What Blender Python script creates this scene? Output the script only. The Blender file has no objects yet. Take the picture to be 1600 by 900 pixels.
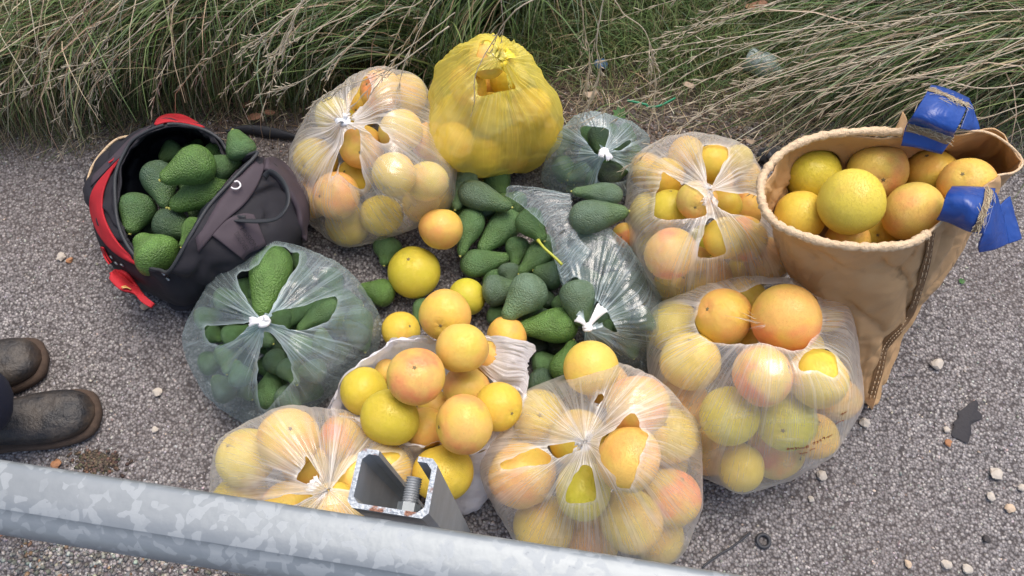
import bpy, bmesh, math, random
import numpy as np
from mathutils import Vector, Matrix
from mathutils.bvhtree import BVHTree

S = bpy.context.scene
COL = S.collection
R = math.radians
random.seed(7)
RNG = np.random.default_rng(7)

# ------------------------------------------------------------ camera, sky, sun
CAM_H = 1.5
TILT = R(23.0)            # 67 degrees below the horizon
FPX = 1200.0              # focal length in pixels of the 1600 px wide photograph
cam_d = bpy.data.cameras.new('camera'); cam = bpy.data.objects.new('camera', cam_d); COL.objects.link(cam)
cam.location = (0, 0, CAM_H); cam.rotation_euler = (TILT, 0, 0)
cam_d.sensor_width = 36; cam_d.lens = 36 * FPX / 1600; cam_d.clip_start = 0.02; cam_d.clip_end = 400
S.camera = cam
S.render.resolution_x = 1024; S.render.resolution_y = 576
W = bpy.data.worlds.new('World'); S.world = W; W.use_nodes = True
wn = W.node_tree.nodes; wl = W.node_tree.links
sky = wn.new('ShaderNodeTexSky'); sky.sky_type = 'NISHITA'; sky.sun_disc = False
SUN_EL, SUN_AZ = R(68), R(25)
sky.sun_elevation = SUN_EL; sky.sun_rotation = SUN_AZ
sky.air_density = 1.0; sky.dust_density = 4.0; sky.ozone_density = 0.6
wl.new(sky.outputs[0], wn['Background'].inputs[0]); wn['Background'].inputs[1].default_value = 0.125
sd = bpy.data.lights.new('sun', 'SUN'); sun = bpy.data.objects.new('sun', sd); COL.objects.link(sun)
sd.energy = 1.5; sd.angle = R(45); sd.color = (1.0, 0.95, 0.88)
sv = Vector((math.sin(SUN_AZ)*math.cos(SUN_EL), math.cos(SUN_AZ)*math.cos(SUN_EL), math.sin(SUN_EL)))
sun.rotation_euler = (-sv).to_track_quat('-Z', 'Y').to_euler(); sun.location = sv*5
S.view_settings.view_transform = 'Standard'; S.view_settings.look = 'None'
S.view_settings.exposure = 0.82; S.view_settings.gamma = 1.0
S.cycles.transparent_max_bounces = 24; S.cycles.max_bounces = 8
S.cycles.diffuse_bounces = 4; S.cycles.transmission_bounces = 6

# ------------------------------------------------------------ measuring helpers
CU = np.array([0, math.cos(TILT), math.sin(TILT)]); CF = np.array([0, math.sin(TILT), -math.cos(TILT)])
CX = np.array([1.0, 0, 0]); CP = np.array([0, 0, CAM_H])
def ray(px, py):
    return CF + CX*((px-800)/FPX) + CU*(-(py-450)/FPX)      # unit depth along the axis
def at(px, py, z=0.0):
    d = ray(px, py); return CP + d*((z-CAM_H)/d[2])
def depth_of(p): return float(np.dot(np.asarray(p)-CP, CF))
def to_px(P):
    v = np.asarray(P)-CP; dz = v@CF
    return np.stack([800+FPX*(v@CX)/dz, 450-FPX*(v@CU)/dz], -1)
def zoom(ox, oy, s):
    return lambda x, y: (ox+x/s, oy+y/s)
Z1 = zoom(100,160,2.6475); Z2 = zoom(440,50,2.572); Z3 = zoom(270,360,2.729); Z4 = zoom(560,250,2.308)
Z5 = zoom(840,160,2.8125); Z6 = zoom(1160,120,1.7308); Z7 = zoom(330,430,1.915); Z8 = zoom(740,430,1.915)

def vnoise(p, seed=0):
    """value noise, p (...,3) -> 0..1"""
    p = np.asarray(p, float); i = np.floor(p).astype(np.int64); f = p-i; f = f*f*(3-2*f)
    def h(a, b, c):
        n = (a*73856093) ^ (b*19349663) ^ (c*83492791) ^ (seed*2654435761)
        n = (n ^ (n >> 13))*1274126177 & 0x7fffffff
        n = (n ^ (n >> 15)) & 0xffff
        return n/65535.0
    r = 0
    for a in (0, 1):
        for b in (0, 1):
            for c in (0, 1):
                w = (f[..., 0] if a else 1-f[..., 0])*(f[..., 1] if b else 1-f[..., 1])*(f[..., 2] if c else 1-f[..., 2])
                r = r+w*h(i[..., 0]+a, i[..., 1]+b, i[..., 2]+c)
    return r
def fbm(p, o=3, seed=0):
    p = np.asarray(p, float); return sum(vnoise(p*2**k, seed+k)/2**k for k in range(o))/sum(1/2**k for k in range(o))

# ------------------------------------------------------------ object helpers
def mesh_obj(name, verts, faces, mat=None, parent=None, smooth=True):
    me = bpy.data.meshes.new(name)
    me.from_pydata([tuple(map(float, v)) for v in verts], [], [tuple(map(int, f)) for f in faces])
    if smooth: me.shade_smooth()
    for m in (mat if isinstance(mat, (list, tuple)) else [mat]):
        if m: me.materials.append(m)
    o = bpy.data.objects.new(name, me); COL.objects.link(o)
    if parent: o.parent = parent; o.matrix_parent_inverse = Matrix.Translation(parent.location).inverted()
    return o
def tag(o, label=None, cat=None, group=None, kind=None):
    if label: o['label'] = label
    if cat: o['category'] = cat
    if group: o['group'] = group
    if kind: o['kind'] = kind
    return o
def empty(name, loc):
    o = bpy.data.objects.new(name, None); o.location = tuple(map(float, loc)); o.empty_display_size = .05; COL.objects.link(o); return o
def vattr(o, name, vals, typ='FLOAT'):
    a = o.data.attributes.new(name, typ, 'POINT'); v = np.asarray(vals, np.float32)
    a.data.foreach_set({'FLOAT': 'value', 'FLOAT_VECTOR': 'vector', 'FLOAT_COLOR': 'color'}[typ], v.ravel())
def solid(o, t, off=0): m = o.modifiers.new('s', 'SOLIDIFY'); m.thickness = t; m.offset = off; return o
def subd(o, n=1): m = o.modifiers.new('d', 'SUBSURF'); m.levels = n; m.render_levels = n; return o
def spline(pts, n, closed=False):
    pts = np.asarray(pts, float); m = len(pts); out = []
    ts = np.linspace(0, m if closed else m-1, n, endpoint=not closed)
    for t in ts:
        i = int(math.floor(t)); f = t-i
        if not closed and i >= m-1: i, f = m-2, 1.0
        g = (lambda k: pts[k % m]) if closed else (lambda k: pts[min(max(k, 0), m-1)])
        a, b, c, d = g(i-1), g(i), g(i+1), g(i+2)
        out.append(.5*((2*b)+(-a+c)*f+(2*a-5*b+4*c-d)*f*f+(-a+3*b-3*c+d)*f**3))
    return np.array(out)
def loft(rings, n, m, closed=True):
    """rings of 3-d points -> grid of m rows by n points"""
    rr = np.array([spline(r, n, closed) for r in rings])
    g = np.stack([spline(rr[:, j], m) for j in range(n)], 1); return g
def grid_faces(m, n, closed=True):
    f = []
    for i in range(m-1):
        for j in range(n if closed else n-1):
            k = (j+1) % n; f.append((i*n+j, i*n+k, (i+1)*n+k, (i+1)*n+j))
    return f
def tube(path, rad, k=8, cap=True):
    path = np.asarray(path, float); n = len(path); rad = np.broadcast_to(rad, (n,)); V = []
    t = np.gradient(path, axis=0); up = np.array([.13, .21, .97])
    for i in range(n):
        T = t[i]/(np.linalg.norm(t[i])+1e-9); a = np.cross(T, up)
        if np.linalg.norm(a) < .1: a = np.cross(T, [1, 0, 0])
        a /= np.linalg.norm(a); b = np.cross(T, a)
        for j in range(k):
            q = 2*math.pi*j/k; V.append(path[i]+rad[i]*(a*math.cos(q)+b*math.sin(q)))
    F = grid_faces(n, k)
    if cap: F.append(tuple(range(k-1, -1, -1))); F.append(tuple((n-1)*k+j for j in range(k)))
    return V, F
def join(parts):
    V, F = [], []
    for v, f in parts:
        o = len(V); V += [tuple(map(float, x)) for x in v]; F += [tuple(int(i)+o for i in q) for q in f]
    return V, F
def bevel_box(c, s, rot=None, b=.1):
    bm = bmesh.new(); bmesh.ops.create_cube(bm, size=1)
    bmesh.ops.scale(bm, vec=s, verts=bm.verts); bmesh.ops.bevel(bm, geom=bm.edges[:], offset=min(s)*b, segments=2, affect='EDGES')
    M = Matrix.Translation(Vector(tuple(map(float, c)))) @ (rot.to_matrix().to_4x4() if rot else Matrix())
    bm.transform(M); bm.verts.ensure_lookup_table()
    V = [v.co[:] for v in bm.verts]; F = [[v.index for v in f.verts] for f in bm.faces]; bm.free(); return V, F
def bvh_of(o):
    me = o.data; return BVHTree.FromPolygons([v.co[:] for v in me.vertices], [p.vertices[:] for p in me.polygons])
def ribbon_on(bvh, pts, w, n=40, lift=.002, zfall=.2, jit=0):
    """a strip of cloth laid on a surface along a line measured in the photograph; w in metres"""
    P = spline(pts, n); C, N = [], []
    for x, y in P:
        d = Vector(ray(x, y)).normalized(); h = bvh.ray_cast(Vector(CP), d)
        if h[0] is None: h = (Vector(at(x, y, zfall)), Vector((0, 0, 1)))
        nn = h[1] if h[1].dot(d) < 0 else -h[1]
        C.append(np.array(h[0])); N.append(np.array(nn))
    C = np.array(C); N = np.array(N)
    for _ in range(2):
        N[1:-1] = (N[:-2]+N[1:-1]+N[2:])/3; C[1:-1] = (C[:-2]+2*C[1:-1]+C[2:])/4
    T = np.gradient(C, axis=0); V = []
    ww = np.broadcast_to(w, (n,)) if np.ndim(w) == 0 else spline([[a] for a in w], n)[:, 0]
    for i in range(n):
        nn = N[i]/(np.linalg.norm(N[i])+1e-9); s = np.cross(T[i], nn); s /= np.linalg.norm(s)+1e-9
        for k in (-1, -.33, .33, 1): V.append(C[i]+nn*(lift*(1-.35*abs(k)))+s*k*ww[i]/2)
    return V, grid_faces(n, 4, False)

# ------------------------------------------------------------ materials
class NT:
    def __init__(s, name):
        s.m = bpy.data.materials.new(name); s.m.use_nodes = True; s.t = s.m.node_tree; s.n = s.t.nodes; s.l = s.t.links
        s.b = s.n['Principled BSDF']; s.out = s.n['Material Output']
    def add(s, typ, **kw):
        n = s.n.new('ShaderNode'+typ)
        for k, v in kw.items():
            if k.startswith('i_'):
                n.inputs[int(k[2:]) if k[2:].isdigit() else k[2:].replace('_', ' ')].default_value = v
            else: setattr(n, k, v)
        return n
    def link(s, a, b): s.l.new(a, b)
    def noise(s, vec, scale, detail=3, rough=.5, dist=0):
        n = s.add('TexNoise'); n.inputs['Scale'].default_value = scale; n.inputs['Detail'].default_value = detail
        n.inputs['Roughness'].default_value = rough; n.inputs['Distortion'].default_value = dist
        if vec: s.link(vec, n.inputs['Vector'])
        return n.outputs['Fac']
    def voro(s, vec, scale, feature='F1', out='Distance'):
        n = s.add('TexVoronoi', feature=feature); n.inputs['Scale'].default_value = scale
        if vec: s.link(vec, n.inputs['Vector'])
        return n.outputs[out]
    def ramp(s, fac, stops, interp='LINEAR'):
        n = s.add('ValToRGB'); cr = n.color_ramp; cr.interpolation = interp
        while len(cr.elements) < len(stops): cr.elements.new(.5)
        for e, (p, c) in zip(cr.elements, stops):
            e.position = p; e.color = (*c, 1) if not np.isscalar(c) else (c, c, c, 1)
        s.link(fac, n.inputs[0]); return n.outputs[0]
    def mix(s, fac, a, b, mode='MIX'):
        n = s.add('Mix', data_type='RGBA', blend_type=mode)
        for v, i in ((fac, 0), (a, 6), (b, 7)):
            if hasattr(v, 'is_output'): s.link(v, n.inputs[i])
            else: n.inputs[i].default_value = v if i == 0 else ((*v, 1) if not np.isscalar(v) else (v, v, v, 1))
        return n.outputs[2]
    def math(s, op, a, b=0.0, clamp=False):
        n = s.add('Math', operation=op, use_clamp=clamp)
        for v, i in ((a, 0), (b, 1)):
            if hasattr(v, 'is_output'): s.link(v, n.inputs[i])
            else: n.inputs[i].default_value = v
        return n.outputs[0]
    def bump(s, h, strength=.5, dist=.002, to=None):
        n = s.add('Bump'); n.inputs['Strength'].default_value = strength; n.inputs['Distance'].default_value = dist
        s.link(h, n.inputs['Height'])
        if to is not None: s.link(to, n.inputs['Normal'])
        return n.outputs[0]
    def obj(s): return s.add('TexCoord').outputs['Object']
    def geo(s): return s.add('NewGeometry').outputs['Position']
    def attr(s, name, out='Fac'): n = s.add('Attribute'); n.attribute_name = name; return n.outputs[out]
    def set(s, name, v):
        i = s.b.inputs[name]
        if hasattr(v, 'is_output'): s.link(v, i)
        else: i.default_value = (*v, 1) if isinstance(v, tuple) and len(v) == 3 and i.type == 'RGBA' else v

def simple(name, col, rough=.6, metal=0, var=.25, scale=30, bump=.3, bscale=200, bd=.001):
    t = NT(name); g = t.geo(); n = t.noise(g, scale, 4)
    c = t.mix(n, tuple(x*(1-var) for x in col), tuple(min(1, x*(1+var)) for x in col)); t.set('Base Color', c)
    t.set('Roughness', rough); t.set('Metallic', metal)
    if bump: t.set('Normal', t.bump(t.noise(g, bscale, 3), bump, bd))
    return t.m
M = {}

# grapefruit skin: the colour of each fruit is its object colour; a blush and a green side drift over it
t = NT('grapefruit_skin'); o = t.obj(); oi = t.add('ObjectInfo')
mp = t.add('VectorMath', operation='ADD'); t.link(o, mp.inputs[0])
cb = t.add('CombineXYZ'); 
for i in range(3): t.link(t.math('MULTIPLY', oi.outputs['Random'], 31.0+7*i), cb.inputs[i])
t.link(cb.outputs[0], mp.inputs[1]); ov = mp.outputs[0]
n1 = t.noise(ov, .75, 2); n2 = t.noise(ov, .9, 3); n3 = t.noise(ov, 6, 5, .6)
c = t.mix(t.math('MULTIPLY', t.ramp(n2, [(.42, 0.), (.62, 1.)]), .55), oi.outputs['Color'], (.64, .50, .05))
c = t.mix(t.math('MULTIPLY', t.ramp(n1, [(.5, 0.), (.68, 1.)]), oi.outputs['Alpha']), c, (.82, .24, .10))
c = t.mix(t.math('MULTIPLY', t.ramp(n3, [(.35, 1.), (.55, 0.)]), .14), c, (.80, .62, .16))
pore = t.voro(o, 34, 'F1'); c = t.mix(t.ramp(pore, [(.0, .34), (.3, 0.)]), c, (.40, .20, .02))
sc = t.noise(ov, 9, 6, .75); c = t.mix(t.ramp(sc, [(.64, 0.), (.70, .6)]), c, (.22, .13, .05))
t.set('Base Color', c); t.set('Roughness', t.ramp(n3, [(.3, .36), (.7, .5)])); t.set('Specular IOR Level', .45)
t.set('Subsurface Weight', .0)
t.set('Normal', t.bump(t.ramp(pore, [(0, 0.), (.45, 1.)]), .6, .0022, t.bump(t.noise(ov, 4, 2), .2, .004)))
M['gf'] = t.m
M['calyx'] = simple('calyx', (.20, .15, .06), .8, bump=.6)

# avocado skin
t = NT('avocado_skin'); o0 = t.obj(); _m = t.add('VectorMath', operation='MULTIPLY'); t.link(o0, _m.inputs[0]); _m.inputs[1].default_value = (1, 1, 3.6); o = _m.outputs[0]; oi = t.add('ObjectInfo')
v1 = t.voro(o, 13, 'SMOOTH_F1'); v2 = t.noise(o, 22, 4, .6); n1 = t.noise(o, 1.3, 3)
c = t.mix(t.ramp(n1, [(.35, 0.), (.7, 1.)]), oi.outputs['Color'], t.mix(.5, oi.outputs['Color'], (.06, .105, .022)))
c = t.mix(t.ramp(v1, [(.1, .0), (.6, .45)]), c, t.mix(1.0, c, (.45, .5, .42), 'MULTIPLY'))
c = t.mix(t.ramp(t.voro(o, 40), [(.0, .6), (.16, 0.)]), c, (.26, .38, .14))
sz = t.add('SeparateXYZ'); t.link(o0, sz.inputs[0])
c = t.mix(t.math('MULTIPLY', t.ramp(sz.outputs[2], [(.45, 0.), (.95, 1.)]), .5), c, (.10, .19, .035))
t.set('Base Color', c); t.set('Roughness', .33); t.set('Specular IOR Level', .5)
t.set('Normal', t.bump(t.math('ADD', t.math('MULTIPLY', v1, -1.0), t.math('MULTIPLY', v2, .8)), .75, .004))
M['av'] = t.m
M['scar'] = simple('stem_scar', (.42, .40, .10), .7)
M['stem'] = simple('green_stem', (.40, .42, .05), .5)

def film_mat(name, tint, base, streak, tr=.55, haze=1.0):
    t = NT(name); t.n.remove(t.b)
    fv = t.attr('fold', 'Vector'); kd = t.attr('kd'); ed = t.attr('edge'); g = t.geo()
    s1 = t.noise(fv, 1.0, 4, .62, .3)
    s2 = t.noise(fv, 3.1, 3, .6)
    near = t.ramp(kd, [(.0, 1.), (.05, .72), (.11, .30), (.24, .04)])
    sm = t.add('VectorMath', operation='SCALE'); t.link(fv, sm.inputs[0]); sm.inputs['Scale'].default_value = .13
    sect = t.ramp(t.noise(sm.outputs[0], 1.0, 2), [(.36, .12), (.60, 1.)])
    st = t.math('MULTIPLY', t.ramp(s1, [(.49, 0.), (.58, 1.)]), t.math('MULTIPLY', near, sect))
    st2 = t.math('MULTIPLY', t.ramp(s2, [(.5, 0.), (.68, 1.)]), t.math('MULTIPLY', near, sect))
    wr = 0.0; hw = None
    for rot, sc_, lo in (((.3, .2, .6), 1.0, .50), ((1.1, -.4, 2.1), 1.25, .52), ((-.5, .9, -.5), .8, .53)):
        mp_ = t.add('Mapping'); mp_.inputs['Rotation'].default_value = rot; mp_.inputs['Scale'].default_value = (4*sc_, 48*sc_, 4*sc_); t.link(g, mp_.inputs[0])
        w1 = t.noise(mp_.outputs[0], 1.0, 3, .55, .6); mk = t.ramp(t.noise(g, 7*sc_+rot[0], 2), [(lo, 0.), (lo+.12, 1.)])
        q = t.math('MULTIPLY', t.ramp(w1, [(.55, 0.), (.68, 1.)]), mk); wr = t.math('ADD', q, wr); hq = t.math('MULTIPLY', w1, mk); hw = hq if hw is None else t.math('ADD', hw, hq)
    big = t.ramp(t.noise(g, 9, 2), [(.3, 0.), (.72, 1.)])
    a = t.math('ADD', base, t.math('MULTIPLY', st, streak))
    a = t.math('ADD', a, t.math('MULTIPLY', st2, streak*.7))
    a = t.math('ADD', a, t.math('MULTIPLY', wr, .13*haze)); a = t.math('ADD', a, t.math('MULTIPLY', big, .11*haze))
    a = t.math('ADD', a, t.ramp(kd, [(.0, .8), (.025, .35), (.07, 0.)]))
    a = t.math('ADD', a, t.math('MULTIPLY', ed, .5))
    lw = t.add('LayerWeight'); lw.inputs[0].default_value = .35
    a = t.math('ADD', a, t.math('MULTIPLY', t.math('POWER', lw.outputs['Facing'], 2.5), .28*(.5+.5*haze)))
    a = t.math('MINIMUM', a, .97, True)
    h = t.math('ADD', t.math('MULTIPLY', s1, 1.0), t.math('MULTIPLY', s2, .5))
    h = t.math('MULTIPLY', h, t.math('MULTIPLY', t.math('ADD', near, .08), sect)); h = t.math('ADD', h, hw)
    nb = t.bump(h, .7, .0035, t.bump(t.noise(g, 24, 4, .6, 1.0), .35, .006))
    tp = t.add('BsdfTransparent'); tp.inputs[0].default_value = (*[1-(1-x)*.35 for x in tint], 1)
    df = t.add('BsdfDiffuse'); df.inputs[0].default_value = (*tint, 1); tl = t.add('BsdfTranslucent'); tl.inputs[0].default_value = (*tint, 1)
    gl = t.add('BsdfGlossy'); gl.inputs['Roughness'].default_value = .15
    for x in (df, tl, gl): t.link(nb, x.inputs['Normal'])
    m1 = t.add('MixShader'); m1.inputs[0].default_value = tr; t.link(df.outputs[0], m1.inputs[1]); t.link(tl.outputs[0], m1.inputs[2])
    m2 = t.add('MixShader'); t.link(a, m2.inputs[0]); t.link(tp.outputs[0], m2.inputs[1]); t.link(m1.outputs[0], m2.inputs[2])
    fr = t.math('ADD', .075, t.math('MULTIPLY', t.math('POWER', lw.outputs['Facing'], 4.0), .22))
    m3 = t.add('MixShader'); t.link(fr, m3.inputs[0]); t.link(m2.outputs[0], m3.inputs[1]); t.link(gl.outputs[0], m3.inputs[2])
    t.link(m3.outputs[0], t.out.inputs[0]); return t.m
M['film'] = film_mat('clear_film', (.985, .97, .95), .15, .85, .5)
M['film_grey'] = film_mat('bluish_film', (.66, .78, .80), .12, .85, .5, .75)
M['film_white'] = film_mat('white_film', (.93, .92, .97), .88, .1)
M['film_yellow'] = film_mat('yellow_film', (.96, .87, .20), .40, .5)
t = NT('knotted_plastic'); t.set('Base Color', (.85, .85, .86)); t.set('Roughness', .3); t.set('Transmission Weight', 0.)
t.set('Normal', t.bump(t.noise(t.geo(), 160, 3), .6, .002)); M['knot'] = t.m
t = NT('knotted_yellow'); t.set('Base Color', (.82, .62, .04)); t.set('Roughness', .35); t.set('Normal', t.bump(t.noise(t.geo(), 160, 3), .6, .002)); M['knot_y'] = t.m
# ------------------------------------------------------------ ground
def patchy(t, g):
    return t.noise(g, 2.2, 4), t.noise(g, 9, 5)
t = NT('asphalt'); g = t.geo()
b1, b2 = patchy(t, g)
vc = t.voro(g, 190, 'F1', 'Color'); vd = t.voro(g, 190); hs = t.add('SeparateColor'); t.link(vc, hs.inputs[0])
c = t.ramp(hs.outputs[0], [(0, (.15, .138, .137)), (.5, (.24, .222, .22)), (.85, (.33, .305, .30)), (1, (.46, .43, .41))])
c = t.mix(t.ramp(vd, [(.35, 0.), (.75, .85)]), c, (.035, .028, .028))
c = t.mix(t.math('MULTIPLY', t.ramp(b1, [(.4, 0.), (.7, 1.)]), .35), c, (.10, .075, .065))
sp = t.add('SeparateXYZ'); t.link(g, sp.inputs[0])
edge = t.math('ADD', sp.outputs[1], t.math('MULTIPLY', b2, .35))
soil = t.ramp(t.math('SUBTRACT', edge, .95), [(.14, 0.), (.34, 1.)])
sn = t.noise(g, 120, 5, .7); sc_ = t.ramp(sn, [(.3, (.02, .014, .010)), (.5, (.075, .052, .038)), (.72, (.19, .14, .10))])
t.set('Base Color', t.mix(soil, c, sc_)); t.set('Roughness', .85)
hh = t.math('ADD', t.math('MULTIPLY', vd, -1.0), t.math('MULTIPLY', t.noise(g, 420, 3), .4))
t.set('Normal', t.bump(hh, .9, .004)); M['asphalt'] = t.m
N = 240
xs = np.concatenate([[-60, -15, -5, -3], np.linspace(-1.9, 1.9, N), [3, 5, 15, 60]])
ys = np.concatenate([[-60, -15, -4, -1], np.linspace(-.4, 2.6, 200), [4, 8, 20, 60]])
X, Y = np.meshgrid(xs, ys); near = (np.abs(X) < 2) & (Y > -.5) & (Y < 3)
Zg = np.where(near, (fbm(np.stack([X*9, Y*9, X*0], -1), 3)-.5)*.006, -.004)
Zg = Zg+np.where(Y > 1.2, np.clip((Y-1.2)*.10, 0, .25), 0)*near
Zg = np.where(Y > 3, .12, Zg)
Vg = np.stack([X, Y, Zg], -1).reshape(-1, 3)
gr = mesh_obj('ground', Vg, [f[::-1] for f in grid_faces(len(ys), len(xs), False)], M['asphalt']); gr['kind'] = 'structure'
if gr.data.polygons[0].normal.z < 0: gr.data.flip_normals()
def gz(x, y):
    z = (fbm(np.stack([x*9, y*9, x*0], -1), 3)-.5)*.006
    return z+np.where(y > 1.2, np.clip((y-1.2)*.10, 0, .25), 0)

# stone chips bedded in the asphalt, thousands of them: one uncountable surface
t = NT('stone_chips'); cc = t.attr('col', 'Color'); t.set('Base Color', t.mix(t.noise(t.geo(), 600, 2), t.mix(1., cc, .6, 'MULTIPLY'), cc)); t.set('Roughness', .75); M['chip'] = t.m
OCT = np.array([[1, 0, 0], [.35, .9, 0], [-.6, .75, 0], [-1, -.1, 0], [-.4, -.9, 0], [.55, -.8, 0], [.15, .1, .8], [-.2, -.15, .7], [0, 0, -.8]], float)
OF = [(0, 1, 6), (1, 2, 6), (2, 7, 6), (2, 3, 7), (3, 4, 7), (4, 5, 7), (5, 6, 7), (5, 0, 6), (1, 0, 8), (2, 1, 8), (3, 2, 8), (4, 3, 8), (5, 4, 8), (0, 5, 8)]
def rocks(name, cx, cy, cz, size, flat, cols, mat, under=False, smooth=False):
    n = len(cx); a = RNG.uniform(0, 2*math.pi, n); F0 = np.array(OF if under else OF[:8])
    P = OCT[None]*np.array([1, 1, 1])*RNG.uniform(.7, 1.25, (n, len(OCT), 1)); P = P*RNG.uniform([.7, .7, .6], [1.2, 1, 1], (n, 3))[:, None]
    P[..., 2] *= flat; tx = RNG.normal(0, .25, n)[:, None]; P[..., 2] += P[..., 0]*tx*flat
    P *= size[:, None, None]; c, s = np.cos(a)[:, None], np.sin(a)[:, None]
    x = P[..., 0]*c-P[..., 1]*s+cx[:, None]; y = P[..., 0]*s+P[..., 1]*c+cy[:, None]; z = P[..., 2]+cz[:, None]
    V = np.stack([x, y, z], -1).reshape(-1, 3).astype(np.float32); k = len(OCT)
    F = (F0[None]+(np.arange(n)*k)[:, None, None]).reshape(-1)
    me = bpy.data.meshes.new(name); me.vertices.add(len(V)); me.vertices.foreach_set('co', V.ravel())
    me.loops.add(len(F)); me.loops.foreach_set('vertex_index', F.astype(np.int32)); nf = len(F)//3
    me.polygons.add(nf); me.polygons.foreach_set('loop_start', np.arange(nf, dtype=np.int32)*3); me.update(); me.validate()
    me.materials.append(mat); o = bpy.data.objects.new(name, me); COL.objects.link(o)
    col = np.ones((n, k, 4), np.float32); col[..., :3] = cols[:, None]; vattr(o, 'col', col.reshape(-1, 4), 'FLOAT_COLOR')
    return o
def greys(n, lo, hi, tint=(1, .94, .925), var=.05):
    v = lo+(hi-lo)*RNG.random(n)**2.2; return np.clip(v[:, None]*np.array(tint)*RNG.normal(1, var, (n, 3)), .01, .9)
n = 74000; cx = RNG.uniform(-1.35, 1.4, n); cy = RNG.uniform(-.02, 1.42, n)
keep = cy < 1.08+.12*RNG.random(n); cx, cy = cx[keep], cy[keep]; n = len(cx)
cols = greys(n, .17, .56); warm = RNG.random(n) < .05; cols[warm] *= np.array([1.25, 1.05, .85])
o = rocks('asphalt_chips', cx, cy, gz(cx, cy)-.0006, RNG.uniform(.0014, .0036, n), .62, cols, M['chip'])
tag(o, 'coarse grey stone chips bedded all over the old asphalt', 'gravel', kind='stuff')
# looser pale gravel on the near side of the guardrail
n = 7000; cx = RNG.uniform(-1.1, .25, n); cy = RNG.uniform(-.12, .17, n)
keep = (cy < .11+.02*RNG.random(n)-.06*(cx+.6)) ; cx, cy = cx[keep], cy[keep]; n = len(cx)
cols = greys(n, .16, .62, (1, .93, .84), .06); br = RNG.random(n) < .08; cols[br] = cols[br]*np.array([.9, .6, .4])
o = rocks('gravel', cx, cy, gz(cx, cy)+.001, RNG.uniform(.003, .0065, n), .75, cols, M['chip'], True)
tag(o, 'loose pale gravel on the near side of the metal guardrail', 'gravel', kind='stuff')
n = 900; cx = RNG.uniform(-1.3, 1.5, n); cy = RNG.uniform(.1, 1.2, n)
o = rocks('grit', cx, cy, gz(cx, cy)+.001, RNG.uniform(.0015, .0045, n), .8, greys(n, .3, .75, (1, .93, .85), .06), M['chip'], True)
tag(o, 'scattered tiny pale grit lying loose on the asphalt', 'grit', kind='stuff')
# rubble and crumbs in the dirt at the grass edge
n = 2600; px = RNG.uniform(100, 1250, n); py = 165+RNG.normal(0, 26, n)+(px > 850)*45
P = np.array([at(a, b, 0) for a, b in zip(px, py)]); cx, cy = P[:, 0], P[:, 1]
cols = greys(n, .05, .45, (1, .72, .52), .12)
o = rocks('dirt_crumbs', cx, cy, gz(cx, cy)+.001, RNG.uniform(.002, .006, n), .6, cols, M['chip'], True)
tag(o, 'brown crumbs of soil and rubble along the edge of the grass', 'soil', kind='stuff')

# single pebbles one can point at
PEB = [(97,403,7,'pale pebble left of the backpack near the photo edge'), (1461,570,10,'largest white pebble on the asphalt right of the tan bag'), (1350,662,8,'white pebble just right of the tan bag bottom tip'),
 (1478,672,5,'small pale pebble left of the dark tar stain'), (1480,692,6,'orange brown pebble below the left of the tar stain'), (1283,744,8,'pale pebble under the printed clear bag'), (1267,780,5,'small white pebble below and left of the pale pebble under the printed bag'),
 (1553,741,10,'white angular pebble low at the right edge'), (1595,763,7,'white pebble cut by the right edge of the photo'), (1546,777,7,'pale pebble left of the tan pebble at lower right'), (1575,795,8,'tan pebble at lower right'),
 (1477,882,8,'pale pebble at the bottom edge, leftmost of three'), (1510,889,8,'white pebble at the bottom edge, rightmost of three'), (1417,881,6,'small pebble at the bottom edge far right of the black ring'), (18,645,6,'small tan pebble between the two boots'),
 (228,480,7,'pinkish pebble on the asphalt under the backpack'), (247,614,7,'white pebble left of the clear avocado bag'), (243,672,5,'small white pebble right of the lower boot'), (90,726,8,'orange pebble beside the rail under the lower boot'), (110,408,5,'brown pebble left of the backpack strap'),
 (1540,842,6,'dark pebble at lower right'), (810,410,6,'dark pebble')]
for x, y, r, lab in PEB[:-1]:
    p = at(x, y, 0); s = r/FPX*depth_of(p)
    bm = bmesh.new(); bmesh.ops.create_icosphere(bm, subdivisions=2, radius=1)
    k = random.random()*50
    for v in bm.verts:
        v.co *= .6+.75*float(vnoise(np.array(v.co[:])*1.6+k)); v.co.z *= .6
    me = bpy.data.meshes.new('pebble'); bm.to_mesh(me); bm.free()
    key = 'peb_'+('w' if 'white' in lab or 'pale' in lab else 'o' if 'orange' in lab or 'brown' in lab else 'd' if 'dark' in lab else 't')
    if key not in M: M[key] = simple(key+'ble', {'w': (.46, .41, .35), 'o': (.36, .17, .08), 'd': (.04, .035, .035), 't': (.50, .38, .27)}[key[-1]], .8, scale=120)
    me.materials.append(M[key]); o = bpy.data.objects.new('pebble', me); COL.objects.link(o)
    o.location = (p[0], p[1], s*.45+.001); o.scale = (s, s, s); o.rotation_euler = (0, 0, random.random()*6)
    tag(o, lab, 'pebble', 'single pebbles lying on the asphalt')

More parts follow.
